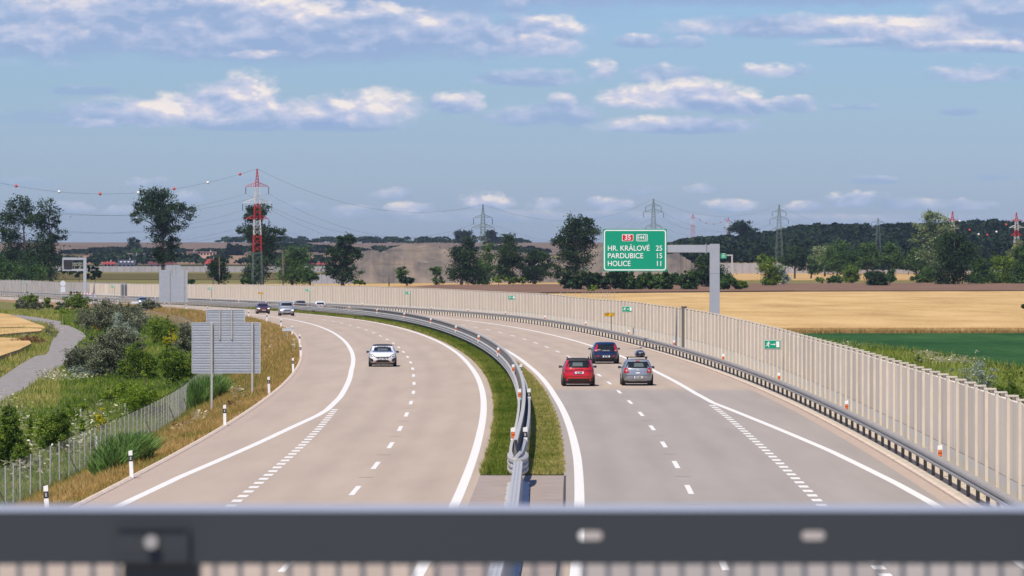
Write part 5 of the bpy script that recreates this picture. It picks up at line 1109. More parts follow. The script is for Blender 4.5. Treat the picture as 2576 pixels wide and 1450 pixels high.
for i in range(1500):
    Yc = random.choice([2680, 2760, 2850, 2960, 3080, 3200, 3300, 3400, 3460]) + random.uniform(-40, 40); px = random.uniform(1665 + (3500 - Yc) * .02, 2720)
    x = (px - CX) / F * Yc; z = float(terrain(x, Yc)); tp = float(np.interp(px, [a for a, b in TOPF], [b for a, b in TOPF])); zmax = CAMH - (tp - YH) / F * Yc
    h = random.uniform(12, 19)
    if Yc > 3350: h = max(8, zmax - z + random.uniform(-2.5, .3))
    if z + h > zmax: h = zmax - z - random.uniform(.2, 2)
    if h < 4: continue
    cells.append((x, Yc, z, random.uniform(4, 6.5), h))
for i in range(170):
    px = random.uniform(2060, 2720); Yc = random.uniform(2450, 2600); x = (px - CX) / F * Yc; cells.append((x, Yc, PLAIN, random.uniform(3, 5), random.uniform(5, 10)))
forest('forest', cells, 'forest', 110, 1.25)
cells = []
for i in range(520):
    px = random.uniform(-60, 1000) if i < 400 else random.uniform(980, 1300); Yc = random.uniform(3950, 4500); x = (px - CX) / F * Yc; z = float(terrain(x, Yc))
    tp = float(np.interp(px, [0, 170, 250, 300, 420, 560, 640, 700, 760, 810, 860, 940, 990, 1300], [636, 632, 626, 624, 628, 630, 618, 612, 612, 616, 613, 620, 622, 624])) + random.uniform(-3, 3)
    h = CAMH - (tp - YH) / F * Yc - z
    if px > 780: h = random.choice([0, 0, 0, min(h, 4)])
    if h > 3: cells.append((x, Yc, z, random.uniform(4, 8), h))
forest('far_tree_belt', cells, 'forest', 90, 1.5)
cells = []
for i in range(260):
    px = random.uniform(560, 1320) if i < 150 else random.uniform(-40, 820); 
    if i < 150: Yc = random.uniform(5200, 5700); h = random.choice([3, 4, 6, 8])
    else: Yc = random.uniform(3230, 3420); h = random.choice([4, 5, 6, 8])
    x = (px - CX) / F * Yc; cells.append((x, Yc, float(terrain(x, Yc)), random.uniform(4, 9), h))
forest('village_tree_belt', cells, 'forest', 60, 1.4)
cells = []
for i in range(90):
    px = random.uniform(1180, 1560); Yc = random.uniform(3800, 3950); x = (px - CX) / F * Yc
    if 1230 < px < 1370 or px > 1500: cells.append((x, Yc, float(terrain(x, Yc)), random.uniform(4, 7), random.uniform(5, 9)))
forest('far_tree_belt', cells, 'forest', 60, 1.3)
# pale and dark single crowns of the distant village wood
for (px, tp, w, kd, lab) in [(247, 630, 10, 'forest', 'dark narrow tree in the faraway village wood, left of the pair'), (265, 630, 9, 'forest', 'second dark narrow tree in the faraway village wood'), (305, 626, 18, 'forest', 'wide blue-green tree in the faraway village wood'), (345, 630, 14, 'mid', 'pale green sunlit tree in the faraway village wood'),
                             (560, 632, 16, 'forest', 'dark tree beside the pinkish village houses'), (590, 615, 18, 'forest', 'dark tree mass behind the pinkish village houses'), (118, 655, 8, 'forest', 'dark cone-shaped tree beside the red village roof')]:
    ptree(px, 655, [(px, tp + 8, w, 9), (px - w * .3, tp + 18, w, 9), (px + w * .3, tp + 20, w, 8)], kd, lab, 900, Y=3900, size=1.1, trunk=.3, group='trees in the faraway village', cr=.5)

# ================================================================ village houses
def house(px, pyb, w, hw, hr, Yh, wall, roof, lab, windows=3, hip=False, dorm=0):
    s = F / Yh; X = (px - CX) / s; zb = CAMH - (pyb - YH) / s; L = w / s; H = hw / s; Rf = hr / s; D_ = 9.0
    r = empty('house', (X, Yh, zb), R(random.uniform(-8, 8)), lab, 'house'); MB().box((0, 0, H / 2 - 2), (L, D_, H + 4)).build('wall', wall, r)
    o = .5; i = L * .25 if hip else 0; b = MB(); zt = H + Rf
    b.add([(-L / 2 - o, -D_ / 2 - o, H), (L / 2 + o, -D_ / 2 - o, H), (L / 2 + o, D_ / 2 + o, H), (-L / 2 - o, D_ / 2 + o, H), (-L / 2 - o + i, 0, zt), (L / 2 + o - i, 0, zt)], [(0, 1, 5, 4), (2, 3, 4, 5), (1, 2, 5), (3, 0, 4), (0, 3, 2, 1)])
    rf = b.build('roof', roof, r)
    MB().box((L * .15, .6, zt + .3), (.7, .7, 1.8)).build('chimney', M['far_wall'], rf)
    for k_ in range(windows):
        MB().box((-L / 2 + L * (k_ + .5) / windows, -D_ / 2 - .03, H * .55), (1.2, .08, 1.3)).build('window', M['glass'], r)
    for k_ in range(dorm):
        t = .55; MB().box((-L / 2 + L * (k_ + .7) / (dorm + .4), -D_ / 2 * (1 - t) - .1, H + Rf * t), (1.3, .5, 1.1)).build('skylight', M['white'], rf)
    return r
RR = mat('red_tile_roof', (.26, .035, .03), .8, var=.1, vs=.5); DR = mat('dark_tile_roof', (.03, .035, .06), .7); PK = mat('pink_render', (.50, .33, .27), .9); WR = mat('white_render', (.60, .56, .52), .9); BR = mat('brown_roof', (.10, .03, .03), .8)
house(275, 669, 26, 3, 7, 3060, WR, RR, 'faraway house with a low red tile roof left of the dark roofed house')
house(320, 670, 42, 3, 13, 3060, WR, DR, 'faraway long house with a large dark roof and skylights', 4, dorm=4)
house(405, 671, 62, 4, 9, 3080, WR, BR, 'faraway long house with a brownish red roof left of the farther sign back', 4)
house(484, 647, 27, 13, .6, 3600, PK, PK, 'faraway flat roofed pinkish block, left one of two', 4)
house(524, 646, 40, 12, .6, 3620, PK, PK, 'faraway flat roofed pinkish block, wider right one of two', 5)
house(533, 669, 36, 4, 13, 3100, WR, RR, 'faraway house with a tall hipped red roof below the pink blocks', 3, True)
house(775, 668, 34, 3, 7, 3300, WR, RR, 'faraway house with a red roof between the green trees', 3)
house(815, 669, 26, 3, 6, 3300, WR, RR, 'faraway small house with a red roof beside the twisted dark tree', 2)
house(255, 646, 18, 5, 4, 3900, WR, WR, 'tiny pale house below the faraway village wood', 2)
house(340, 650, 22, 5, 3, 3800, WR, DR, 'tiny pale house under the dark round village tree', 2)

# ================================================================ lattice pylons
PYM = {'r': mat('pylon_red', (.50, .02, .03), .5), 'w': mat('pylon_white', (.62, .60, .58), .5), 'g': mat('pylon_green', (.12, .165, .14), .5), 'i': mat('insulator', (.05, .04, .04), .3)}
ATT = {}
def pylon(key, px, top, base, Yp, arms, bands, lab, w0=2.6, w1=.5, rad=.075, ins=2.2, far=False):
    """bands: (picture y upper, lower, colour key); arms: (picture y, half width px)"""
    s = F / Yp; X = (px - CX) / s; zb = CAMH - (base - YH) / s; zt = CAMH - (top - YH) / s; H = zt - zb
    r = empty('pylon', (X, Yp, zb), R(12), lab, 'pylon'); Z = lambda py: CAMH - (py - YH) / s - zb
    hw = lambda z: (w0 * .5) * (1 - min(z / (H * .82), 1)) + (w1 * 1.15) * min(z / (H * .82), 1) if z < H * .82 else w1 * 1.15 * (1 - (z - H * .82) / (H * .18) * .8)
    for (ya, yb, ck) in bands:
        b = MB(); z = Z(yb); z1 = Z(ya)
        while z < z1 - .01:
            st = max(.9, hw(z) * 1.7); z2 = min(z + st, z1); a, c = hw(z), hw(z2)
            cs = [(-1, -1), (1, -1), (1, 1), (-1, 1)]
            for k_ in range(4):
                p, q = cs[k_], cs[(k_ + 1) % 4]
                b.bar((p[0] * a, p[1] * a, z), (p[0] * c, p[1] * c, z2), rad, 4, cap=False); b.bar((p[0] * a, p[1] * a, z), (q[0] * c, q[1] * c, z2), rad * .6, 3, cap=False)
                b.bar((q[0] * a, q[1] * a, z), (p[0] * c, p[1] * c, z2), rad * .6, 3, cap=False)
            z = z2
        b.build('tower_section', PYM[ck], r)
    at_ = []
    for (ya, hwp) in arms:
        z = Z(ya); ck = next((c for (u, l, c) in bands if u <= ya <= l + .01), 'g'); L = hwp / s; b = MB(); w = hw(z); hh = L * .32
        for sgn in (-1, 1):
            tip = Vector((sgn * L, 0, z)); 
            for e_ in (-1, 1):
                b.bar((sgn * w, e_ * w, z), tip, rad * .8, 4, cap=False); b.bar((sgn * w, e_ * w, z + hh), tip, rad * .7, 4, cap=False)
                for t in (.25, .5, .75):
                    u0 = Vector((sgn * w, e_ * w, z)).lerp(tip, t); u1 = Vector((sgn * w, e_ * w, z + hh)).lerp(tip, t - .12); b.bar(u0, u1, rad * .5, 3, cap=False)
        b.build('crossarm', PYM[ck], r)
        for sgn in (-1, 1):
            i_ = MB(); 
            if not far:
                n = 7; i_.bar((sgn * L, 0, z - .2), (sgn * L, 0, z - ins), .05, 4)
                for k_ in range(n): zz = z - .35 - (ins - .55) * k_ / (n - 1); i_.bar((sgn * L, 0, zz), (sgn * L, 0, zz - .12), .17, 6)
                i_.build('insulator', PYM['i'], r)
            wv = r.matrix_basis @ Vector((sgn * L, 0, z - (ins if not far else .3))); at_.append(wv)
    ATT[key] = (r.matrix_basis @ Vector((0, 0, H)), at_); return r
RW = lambda *y: [(y[i], y[i + 1], c) for i, c in enumerate('rwrwrg')]
pylon('A', 647, 425, 722, 1480, [(469, 29), (511, 37), (551, 30)], [(425, 471, 'r'), (471, 514, 'w'), (514, 553, 'r'), (553, 592, 'w'), (592, 634, 'r'), (634, 722, 'g')], 'red and white lattice pylon with three crossarms and a green foot', 3.0, .55)
pylon('B', 1215, 515, 720, 1700, [(548, 24), (573, 29), (604, 22)], [(515, 720, 'g')], 'nearer green lattice pylon standing in front of the dark broad tree', 3.2, .5, .062)
pylon('C', 1644, 501, 700, 2100, [(519, 20), (534, 26), (570, 20)], [(501, 700, 'g')], 'green lattice pylon rising behind the large green direction sign', 3.6, .55, .062)
pylon('D', 1960, 515, 690, 2350, [(533, 18), (552, 24), (577, 18)], [(515, 690, 'g')], 'green lattice pylon against the dark forest on the right', 3.8, .6, .066)
pylon('E', 2209, 549, 683, 2600, [(560, 17), (575, 20), (592, 16)], [(549, 683, 'g')], 'pale green lattice pylon low in front of the forest, fourth from the left', 3.8, .6, .066)
pylon('F', 2557, 535, 680, 2560, [(556, 16), (573, 20), (592, 15)], [(535, 558, 'r'), (558, 580, 'w'), (580, 594, 'r'), (594, 612, 'w'), (612, 634, 'r'), (634, 680, 'g')], 'red and white lattice pylon at the right edge', 3.4, .6, .1)
pylon('Gp', 2396, 532, 660, 2640, [(556, 16), (575, 18), (594, 15)], [(532, 556, 'r'), (556, 578, 'w'), (578, 596, 'r'), (596, 660, 'w')], 'red and white pylon half hidden behind the tall pale poplar', 3.4, .6, .1)
pylon('H', 1743, 539, 600, 5200, [(549, 8), (560, 9), (570, 7)], [(539, 552, 'r'), (552, 566, 'w'), (566, 600, 'r')], 'faint faraway red and white pylon just right of the green sign', 3.6, .8, .08, far=True)
pylon('I', 1832, 547, 600, 5400, [(557, 8), (568, 9), (578, 7)], [(547, 560, 'r'), (560, 572, 'w'), (572, 600, 'r')], 'faint faraway red and white pylon near the round forest tree', 3.6, .8, .08, far=True)
# wires
WM = mat('dark_wire', (.05, .05, .055), .6)
def wire(a, b_, sag, lab, rad=.026, n=26):
    o = Vector(a); b = MB(); pts = []
    for i in range(n + 1):
        t = i / n; p = Vector(a).lerp(Vector(b_), t); p.z -= 4 * sag * t * (1 - t); pts.append(p - o)
    b.tube(pts, rad, 3); w = b.build('overhead_wire', WM, None, loc=o); tag(w, lab, 'wire', 'overhead wires'); return [p + o for p in pts]
# left span leaves the picture towards a pylon outside the frame
lt = at(-330, 352, 1330)
gw = wire(ATT['A'][0], lt, 10.6, 'earth wire with warning balls running left from the red and white pylon top', .034, 60)
names = ['upper left', 'upper right', 'middle left', 'middle right', 'lower left', 'lower right']
for i, a in enumerate(ATT['A'][1]):
    py_ = [418, 418, 466, 466, 515, 515][i]; wire(a, at(-330 + (20 if i % 2 else 0), py_, 1330 + (6 if i % 2 else 0)), 9.5 if i < 4 else 8.6, '%s conductor running left from the red and white pylon' % names[i])
for (ka, kb, sg, ln) in (('A', 'B', 8.5, 'from the red and white pylon to the nearer green pylon'), ('B', 'C', 9.0, 'from the nearer green pylon to the pylon behind the green sign'), ('C', 'D', 8.0, 'from the pylon behind the sign to the pylon by the forest'), ('D', 'E', 8.0, 'from the forest pylon to the low fourth pylon')):
    wire(ATT[ka][0], ATT[kb][0], sg * .8, 'earth wire ' + ln, .03)
    for i in range(6): wire(ATT[ka][1][i], ATT[kb][1][i], sg, '%s conductor %s' % (names[i], ln))
wire(ATT['Gp'][0], ATT['F'][0], 12.0, 'earth wire with balls between the two right red and white pylons', .05)
wire(ATT['H'][0], ATT['I'][0], 9, 'faint wire between the two faraway pylons', .07)
def ball(p, r_, col, lab):
    b = bmesh.new(); bmesh.ops.create_uvsphere(b, u_segments=14, v_segments=10, radius=r_); me = bpy.data.meshes.new('warning_ball'); b.to_mesh(me); b.free(); me.materials.append(col)
    me.polygons.foreach_set('use_smooth', [True] * len(me.polygons)); o = link('warning_ball', me, None, p); tag(o, lab, 'ball', 'warning balls on the overhead wires'); MB().bar((0, 0, r_ * .95), (0, 0, r_ * 1.15), r_ * .3, 6).build('clamp', WM, o)
RB = mat('ball_red', (.62, .07, .03), .5)
def pxof(p): return CX + F * p.x / p.y
for i, px in enumerate([41, 149, 252, 348, 438, 523, 604]):
    p = min(gw, key=lambda q: abs(pxof(q) - px)); k_ = gw.index(p); q = gw[k_ + (1 if pxof(gw[k_]) > px else -1)] if 0 < k_ < len(gw) - 1 else p
    t = (px - pxof(p)) / ((pxof(q) - pxof(p)) or 1); ball(p.lerp(q, t), .43, RB if i % 2 == 0 else M['white'], '%s warning ball on the left wire, %s from the left' % ('red' if i % 2 == 0 else 'white', ORD[i].replace('nearest', 'first')))
for i, px in enumerate([2415, 2440, 2463, 2485, 2508, 2532]):
    t = (px - 2396) / (2557 - 2396); p = ATT['Gp'][0].lerp(ATT['F'][0], t); p.z -= 48 * t * (1 - t) + .0; ball(p, .55, RB if i % 2 else M['white'], 'tiny %s warning ball before the forest, %s from the left' % ('red' if i % 2 else 'white', ORD[i].replace('nearest', 'first')))
for i, px in enumerate([1760, 1775, 1795, 1812, 1825]):
    t = (px - 1743) / (1832 - 1743); p = ATT['H'][0].lerp(ATT['I'][0], t); p.z -= 36 * t * (1 - t); ball(p, .7, RB, 'tiny red speck of a ball between the faraway pylons, %s from the left' % ORD[i].replace('nearest', 'first'))

# thin posts of a field fence beyond the barrier
ff = empty('field_fence', at(1410, 745, 800), 0, 'short grey field fence posts peeping over the barrier bend', 'fence'); ff.location.z = float(terrain(ff.location.x, ff.location.y)); 
for i, px in enumerate([1410, 1428, 1447, 1466, 1473, 1480, 1490, 1499, 1506, 1516, 1522, 1528, 1534, 1546]):
    q = at(px, 745, 690 - i * 3); q.z = float(terrain(q.x, q.y)); l = q - ff.location; MB().bar(l, l + Vector((0, 0, CAMH - (735 - YH) / F * q.y - q.z)), .04, 5).build('post', M['galv'], ff)

# ================================================================ cars
def car(name, loc, rz, L, Wd, H, prof, paint, label, cat='car', roofmat=None, n=5.0):
    """prof: (z, rear y, front y, half width) from sill to roof. Local: +Y forward, origin under the middle of the rear edge"""
    r = empty(name, loc, rz, label, cat); hw = Wd / 2
    zs = [p[0] for p in prof]; ZL = sorted(set(zs + [zs[0] + (zs[-1] - zs[0]) * i / 26 for i in range(27)]))
    g = lambda k_, z: float(np.interp(z, zs, [p[k_] for p in prof]))
    def geo(z): a, b_ = g(1, z), g(2, z); return (a + b_) / 2, (b_ - a) / 2, g(3, z) * hw
    def surf(side, u, z, o=0.012):
        yc, hl, w = geo(z)
        if side in ('rear', 'front'):
            t = min(abs(u) / w, .985); k_ = (1 - t ** n) ** (1 / n); sg = -1 if side == 'rear' else 1; return Vector((u, yc + sg * (hl * k_ + o), z))
        t = min(abs(u - yc) / hl, .985); k_ = (1 - t ** n) ** (1 / n); sg = -1 if side == 'left' else 1; return Vector((sg * (w * k_ + o), u, z))
    N = 56; V = []; Fs = []; b = MB()
    for z in ZL:
        yc, hl, w = geo(z)
        for i in range(N):
            t = 2 * math.pi * i / N; c, s_ = math.cos(t), math.sin(t); V.append((w * math.copysign(abs(c) ** (2 / n), c), yc + hl * math.copysign(abs(s_) ** (2 / n), s_), z))
    m = len(ZL); fs = []; mi = []
    for j in range(m - 1):
        for i in range(N): fs.append((j * N + i, j * N + (i + 1) % N, (j + 1) * N + (i + 1) % N, (j + 1) * N + i)); mi.append(1 if roofmat and ZL[j] > H - .13 else 0)
    fs += [tuple(range(N))[::-1], tuple(range((m - 1) * N, m * N))]; mi += [0, 1 if roofmat else 0]
    b.v = V; b.f = fs; b.m = mi; body = b.build('body', [paint, roofmat or paint], r, smooth=True)
    def patch(nm, side, q, m_, o=.014, parent=None, nu=8, nv=5):
        """q: four (u, z) corners, counted round"""
        P4 = [Vector((a, c, 0)) for a, c in q]; vs = []
        for j in range(nv + 1):
            for i in range(nu + 1):
                a = P4[0].lerp(P4[1], i / nu); c = P4[3].lerp(P4[2], i / nu); p = a.lerp(c, j / nv); vs.append(surf(side, p.x, p.y, o))
        return MB().add(vs, [(j * (nu + 1) + i, j * (nu + 1) + i + 1, (j + 1) * (nu + 1) + i + 1, (j + 1) * (nu + 1) + i) for j in range(nv) for i in range(nu)]).build(nm, m_, parent or r, smooth=True)
    def both(nm, side, q, m_, o=.016):
        for sg in (-1, 1): patch(nm, side, [(a * sg, c) for a, c in q], m_, o)
    wr = .32
    for sx_w in (-1, 1):
        for wy in (.78 if cat == 'car' else .8, L - .85):
            wh_ = MB().bar((sx_w * (hw - .21), wy, wr), (sx_w * (hw + .005), wy, wr), wr, 22).build('wheel', M['tyre'], r, smooth=False)
            MB().bar((sx_w * (hw + .005), wy, wr), (sx_w * (hw + .012), wy, wr), wr * .62, 14).build('rim', M['rim'], wh_)
        zb = zs[0]
        for wy in (.78, L - .85): 
            a = [(wy + math.cos(t) * (wr + .07), wr + math.sin(t) * (wr + .07)) for t in [math.pi * i / 12 for i in range(13)]]
            vs = [surf('left' if sx_w < 0 else 'right', y_, max(z_, zb + .005), .004) for y_, z_ in a]; MB().add(vs, [tuple(range(len(vs)))]).build('wheel_arch', M['black'], r)
        mz = H * .66; mirror_y = L * .62; mb_ = MB(); x_ = sx_w * (hw + .04)
        mb_.add([(x_ + sx_w * a, mirror_y + b__, mz + c) for a, b__, c in [(-.10, .02, -.02), (.10, -.03, -.07), (.14, 0, .02), (.09, 0, .08), (-.06, .0, .06), (-.10, .12, -.02), (.10, .12, -.05), (.12, .12, .02), (.08, .12, .06), (-.06, .12, .05)]],
                [(0, 1, 2, 3, 4), (5, 6, 7, 8, 9), (0, 1, 6, 5), (1, 2, 7, 6), (2, 3, 8, 7), (3, 4, 9, 8), (4, 0, 5, 9)]).build('mirror', M['black'] if name != 'van' else paint, r, smooth=False)
    MB().box((0, L / 2, zs[0] - .03), (Wd * .82, L * .88, .12)).build('underbody', M['black'], r)
    return r, patch, both, surf, geo
def plate(r, side, surf, z, txt, w=.52, rz=0):
    p = surf(side, 0, z, .03); rear = side == 'rear'
    o = MB().box((0, 0, 0), (w, .02, .115)).build('licence_plate', M['white'], r, loc=p); sg = -1 if rear else 1
    MB().box(((-1 if rear else 1) * (w / 2 - .022), sg * .011, 0), (.044, .004, .115)).build('blue_band', mat('plate_blue', (.01, .06, .4), .4), o)
    text(txt, .125, M['black'], o, (.02 * (1 if rear else -1), sg * .013, 0), (R(90), 0, 0 if rear else R(180)), name='plate_text', sx=.72, bold=.004)
def side_windows(patch, H, L, zb, zt, y0, y1, y2, y3, post=.1):
    for side in ('left', 'right'):
        m_ = (y0 + y3) / 2
        patch('side_window', side, [(y0, zb), (m_ - post / 2, zb), (m_ - post / 2, zt), (y1, zt)], M['glass'], .008)
        patch('side_window', side, [(m_ + post / 2, zb), (y3, zb), (y2, zt), (m_ + post / 2, zt)], M['glass'], .008)
def paintm(nm, c, metal=0.0): return mat(nm, c, .28 if not metal else .32, metal, coat=.8)
TL = mat('tail_light_red', (.45, .01, .015), .15, coat=.5); TLL = mat('tail_light_clear', (.55, .38, .34), .2); HLm = mat('headlight_glass', (.55, .58, .6), .1, coat=.5); HLd = mat('headlight_dark', (.05, .055, .06), .15)
LAMP = mat('lit_headlight', (1, 1, 1), .3); LAMP.node_tree.nodes['Principled BSDF'].inputs['Emission Color'].default_value = (1, .97, .9, 1); LAMP.node_tree.nodes['Principled BSDF'].inputs['Emission Strength'].default_value = 1.1
INT = mat('seen_through_glass', (.10, .12, .11), .15, coat=.5)
def Yof(px, py, h=0):            # car position from the picture: foot of the near axle
    z = h
    for _ in range(40): d = ray(px, py); t = (z - CAMH) / d.z; z = .5 * z + .5 * (h + float(zr(d.y * t)))
    return Vector((d.x * t, d.y * t, z))
def away(px, py): p = Yof(px, py); return p - Vector((0, .55, 0)), math.atan(-float(slope(p.y)))
def toward(px, py, L): p = Yof(px, py); a = math.atan(-float(slope(p.y))) + math.pi; p.y -= .5; return p + Vector((-math.sin(a), math.cos(a), 0)) * -L, a
def hatch(L, H, yr_win=.5, hood=.95):
    return [(.22, .25, L - .28, .88), (.30, .08, L - .10, .96), (.42, .02, L - .02, .99), (.60, .0, L, 1.0), (.75, .03, L - .06, .995), (hood - .08, .06, L - .22, .98), (hood, .09, L - .75, .955), (hood + .05, .12, L - 1.15, .94), (H * .78, .24, L - 1.5, .86), (H * .90, .40, L - 1.85, .79), (H * .96, .50, L - 2.1, .73), (H * .985, .62, L - 2.4, .64), (H, .95, L - 2.9, .40)]
# --- red SUV, rear view
L, Wd, H = 4.14, 1.79, 1.56; p, a = away(1456, 972); red = paintm('red_car_paint', (.50, .008, .012))
r, patch, both, surf, geo = car('suv', p, a, L, Wd, H, hatch(L, H, hood=1.0), red, 'bright red SUV with a black roof driving away in the left lane', roofmat=mat('black_roof', (.012, .013, .016), .5))
patch('rear_window', 'rear', [(-.69, 1.04), (.69, 1.04), (.56, 1.42), (-.56, 1.42)], M['glass']); patch('window_view', 'rear', [(-.36, 1.12), (.22, 1.12), (.20, 1.32), (-.33, 1.32)], INT, .018)
patch('tailgate_gap', 'rear', [(-.60, .56), (.60, .56), (.60, .575), (-.60, .575)], M['black'], .014)
both('tail_light', 'rear', [(.42, .82), (.87, .78), (.87, .92), (.34, .90)], TL); both('tail_light_bar', 'rear', [(.30, .865), (.84, .86), (.84, .885), (.30, .89)], M['black'], .022)
patch('rear_bumper', 'rear', [(-.74, .24), (.74, .24), (.74, .43), (-.74, .43)], M['black'], .02); both('bumper_corner', 'rear', [(.70, .28), (.86, .34), (.86, .52), (.70, .46)], M['black'], .02)
plate(r, 'rear', surf, .76, '1AJ 2490'); side_windows(patch, H, L, 1.06, 1.38, .62, .8, 2.35, 2.95)
text('SKODA', .085, M['black'], r, surf('rear', 0, .93, .016), name='lettering', sx=1.6)
b = MB()
for s in (-1, 1): b.tube([(s * .58, .75, 1.50), (s * .58, .85, 1.58), (s * .60, 2.3, 1.60), (s * .60, 2.4, 1.52)], .022, 5)
b.build('roof_rails', M['black'], r)
patch('spoiler', 'rear', [(-.56, 1.42), (.56, 1.42), (.52, 1.49), (-.52, 1.49)], M['black'], .05)
# --- blue hatchback, rear view
L, Wd, H = 4.37, 1.80, 1.45; p, a = away(1524, 915.5); blue = paintm('dark_blue_paint', (.014, .028, .085), .4)
r, patch, both, surf, geo = car('hatchback', p, a, L, Wd, H, hatch(L, H, hood=.95), blue, 'dark blue hatchback with tall red tail lights driving away ahead of the red SUV')
patch('rear_window', 'rear', [(-.58, .98), (.58, .98), (.52, 1.28), (-.52, 1.28)], M['glass']); patch('tailgate_panel', 'rear', [(-.44, .78), (.44, .78), (.60, .965), (-.60, .965)], paintm('gloss_black', (.01, .012, .02)), .02)
both('tail_light', 'rear', [(.56, .82), (.80, .86), (.76, 1.0), (.60, 1.02)], TL, .024); both('tail_light', 'rear', [(.58, 1.0), (.74, 1.0), (.60, 1.28), (.53, 1.28)], TL, .024); both('clear_lamp', 'rear', [(.60, .86), (.74, .88), (.72, .94), (.60, .93)], TLL, .03)
both('reflector', 'rear', [(.42, .48), (.64, .50), (.60, .56), (.42, .54)], TL); patch('rear_bumper', 'rear', [(-.66, .24), (.66, .24), (.60, .40), (-.60, .40)], M['black'], .02)
plate(r, 'rear', surf, .50, '6E3 7066'); side_windows(patch, H, L, 1.0, 1.27, .62, .85, 2.3, 2.95)
text('VOLVO', .075, M['white'], r, surf('rear', 0, .885, .024), name='lettering', sx=1.9); patch('spoiler', 'rear', [(-.52, 1.29), (.52, 1.29), (.48, 1.36), (-.48, 1.36)], blue, .06)
# --- silver hatchback with a roof box
L, Wd, H = 4.0, 1.73, 1.48; p, a = away(1604, 970.5); silver = paintm('silver_paint', (.30, .33, .37), .45)
r, patch, both, surf, geo = car('hatchback', p, a, L, Wd, H, hatch(L, H, hood=.96), silver, 'small silver hatchback carrying a black roof box in the right lane')
patch('rear_window', 'rear', [(-.68, .99), (.68, .99), (.54, 1.34), (-.54, 1.34)], M['glass']); patch('window_view', 'rear', [(-.22, 1.06), (.34, 1.06), (.30, 1.26), (-.18, 1.26)], INT, .018)
b = MB()
for x in (-.36, .34): b.box((x, .52, 1.12), (.20, .10, .24))
both('tail_light', 'rear', [(.48, .74), (.78, .72), (.72, 1.0), (.60, 1.0)], TL, .022); both('clear_lamp', 'rear', [(.58, .80), (.68, .80), (.66, .90), (.58, .90)], TLL, .03)
patch('high_brake_light', 'rear', [(-.10, 1.36), (.10, 1.36), (.10, 1.395), (-.10, 1.395)], TL, .03); patch('tailgate_gap', 'rear', [(-.50, .60), (.50, .60), (.50, .612), (-.50, .612)], M['black'])
both('bumper_trim', 'rear', [(.40, .585), (.74, .60), (.74, .63), (.40, .615)], M['galv_dk'], .016); patch('tailgate_badge', 'rear', [(-.05, .83), (.05, .83), (.05, .93), (-.05, .93)], M['galv'], .02); patch('tailgate_handle', 'rear', [(-.11, .69), (.11, .69), (.11, .745), (-.11, .745)], M['white'], .02)
plate(r, 'rear', surf, .48, '7M4 2834'); side_windows(patch, H, L, 1.02, 1.3, .55, .75, 2.1, 2.6)
b = MB()
for y in (1.15, 1.95):
    b.box((.0, y, H + .09), (1.22, .05, .03))
    for s in (-1, 1): b.box((s * .52, y, H + .01), (.06, .07, .15))
b.build('roof_rack', M['black'], r)
bx = MB(); prof_ = [(0, .55, .16), (.08, .4, .30), (.22, .33, .38), (.34, .42, .34), (.40, .7, .20)]
vs = []; N = 16
for z, y0_, hw_ in [(0, .75, .22), (.04, .62, .28), (.14, .52, .30), (.24, .56, .27), (.33, .70, .20), (.37, .95, .12)]:
    for i in range(N):
        t = 2 * math.pi * i / N; c, s_ = math.cos(t), math.sin(t); e_ = 2 / 3.2; vs.append((.18 + hw_ * math.copysign(abs(c) ** e_, c), 1.55 + (1.55 - y0_) * math.copysign(abs(s_) ** e_, s_), H + .11 + z))
bx.add(vs, [(j * N + i, j * N + (i + 1) % N, (j + 1) * N + (i + 1) % N, (j + 1) * N + i) for j in range(5) for i in range(N)] + [tuple(range(N))[::-1], tuple(range(5 * N, 6 * N))])
rb_ = bx.build('roof_box', paintm('box_black', (.012, .012, .015)), r, smooth=True); text('THULE', .07, M['white'], rb_, (.18, .50, H + .38), name='lettering', sx=1.4)
# --- white fastback, front view
L, Wd, H = 4.6, 1.80, 1.42; p, a = toward(963, 923, L); whitep = paintm('white_paint', (.80, .80, .80))
pf = hatch(L, H, hood=.96); pf = [(z, y0_, y1_, w_) for z, y0_, y1_, w_ in pf]
r, patch, both, surf, geo = car('hatchback', p, a, L, Wd, H, pf, whitep, 'white car with a black roof and lit headlights approaching in the left carriageway', roofmat=mat('black_roof_panel', (.012, .013, .016), .5))
patch('windscreen', 'front', [(-.80, .965), (.80, .965), (.66, 1.31), (-.66, 1.31)], M['glass'], .012); patch('window_view', 'front', [(-.36, 1.03), (.36, 1.03), (.30, 1.17), (-.30, 1.17)], INT, .02); patch('paper_on_dash', 'front', [(.52, .995), (.65, .995), (.64, 1.05), (.54, 1.05)], HLm, .024)
both('headlight', 'front', [(.44, .64), (.86, .70), (.86, .86), (.56, .78)], HLd, .02)
for s in (-1, 1):
    for x, z in ((.58, .70), (.67, .73), (.76, .76)): patch('lamp', 'front', [(s * (x - .022), z - .022), (s * (x + .022), z - .018), (s * (x + .022), z + .028), (s * (x - .022), z + .02)], LAMP, .03, nu=2, nv=2)
patch('grille', 'front', [(-.32, .555), (.32, .555), (.52, .665), (-.52, .665)], M['black'], .018); patch('grille_chrome', 'front', [(-.46, .655), (.46, .655), (.40, .675), (-.40, .675)], M['galv'], .022)
patch('lower_intake', 'front', [(-.52, .27), (.52, .27), (.36, .455), (-.36, .455)], M['black'], .018); both('side_intake', 'front', [(.60, .33), (.78, .33), (.88, .60), (.62, .50)], M['black'], .018)
both('red_trim', 'front', [(.40, .30), (.60, .29), (.58, .31), (.44, .32)], TL, .024); both('red_trim', 'front', [(.40, .31), (.43, .31), (.37, .44), (.34, .44)], TL, .024)
plate(r, 'front', surf, .52, '5AC V903'); side_windows(patch, H, L, 1.0, 1.26, .75, 1.05, 2.4, 3.1)
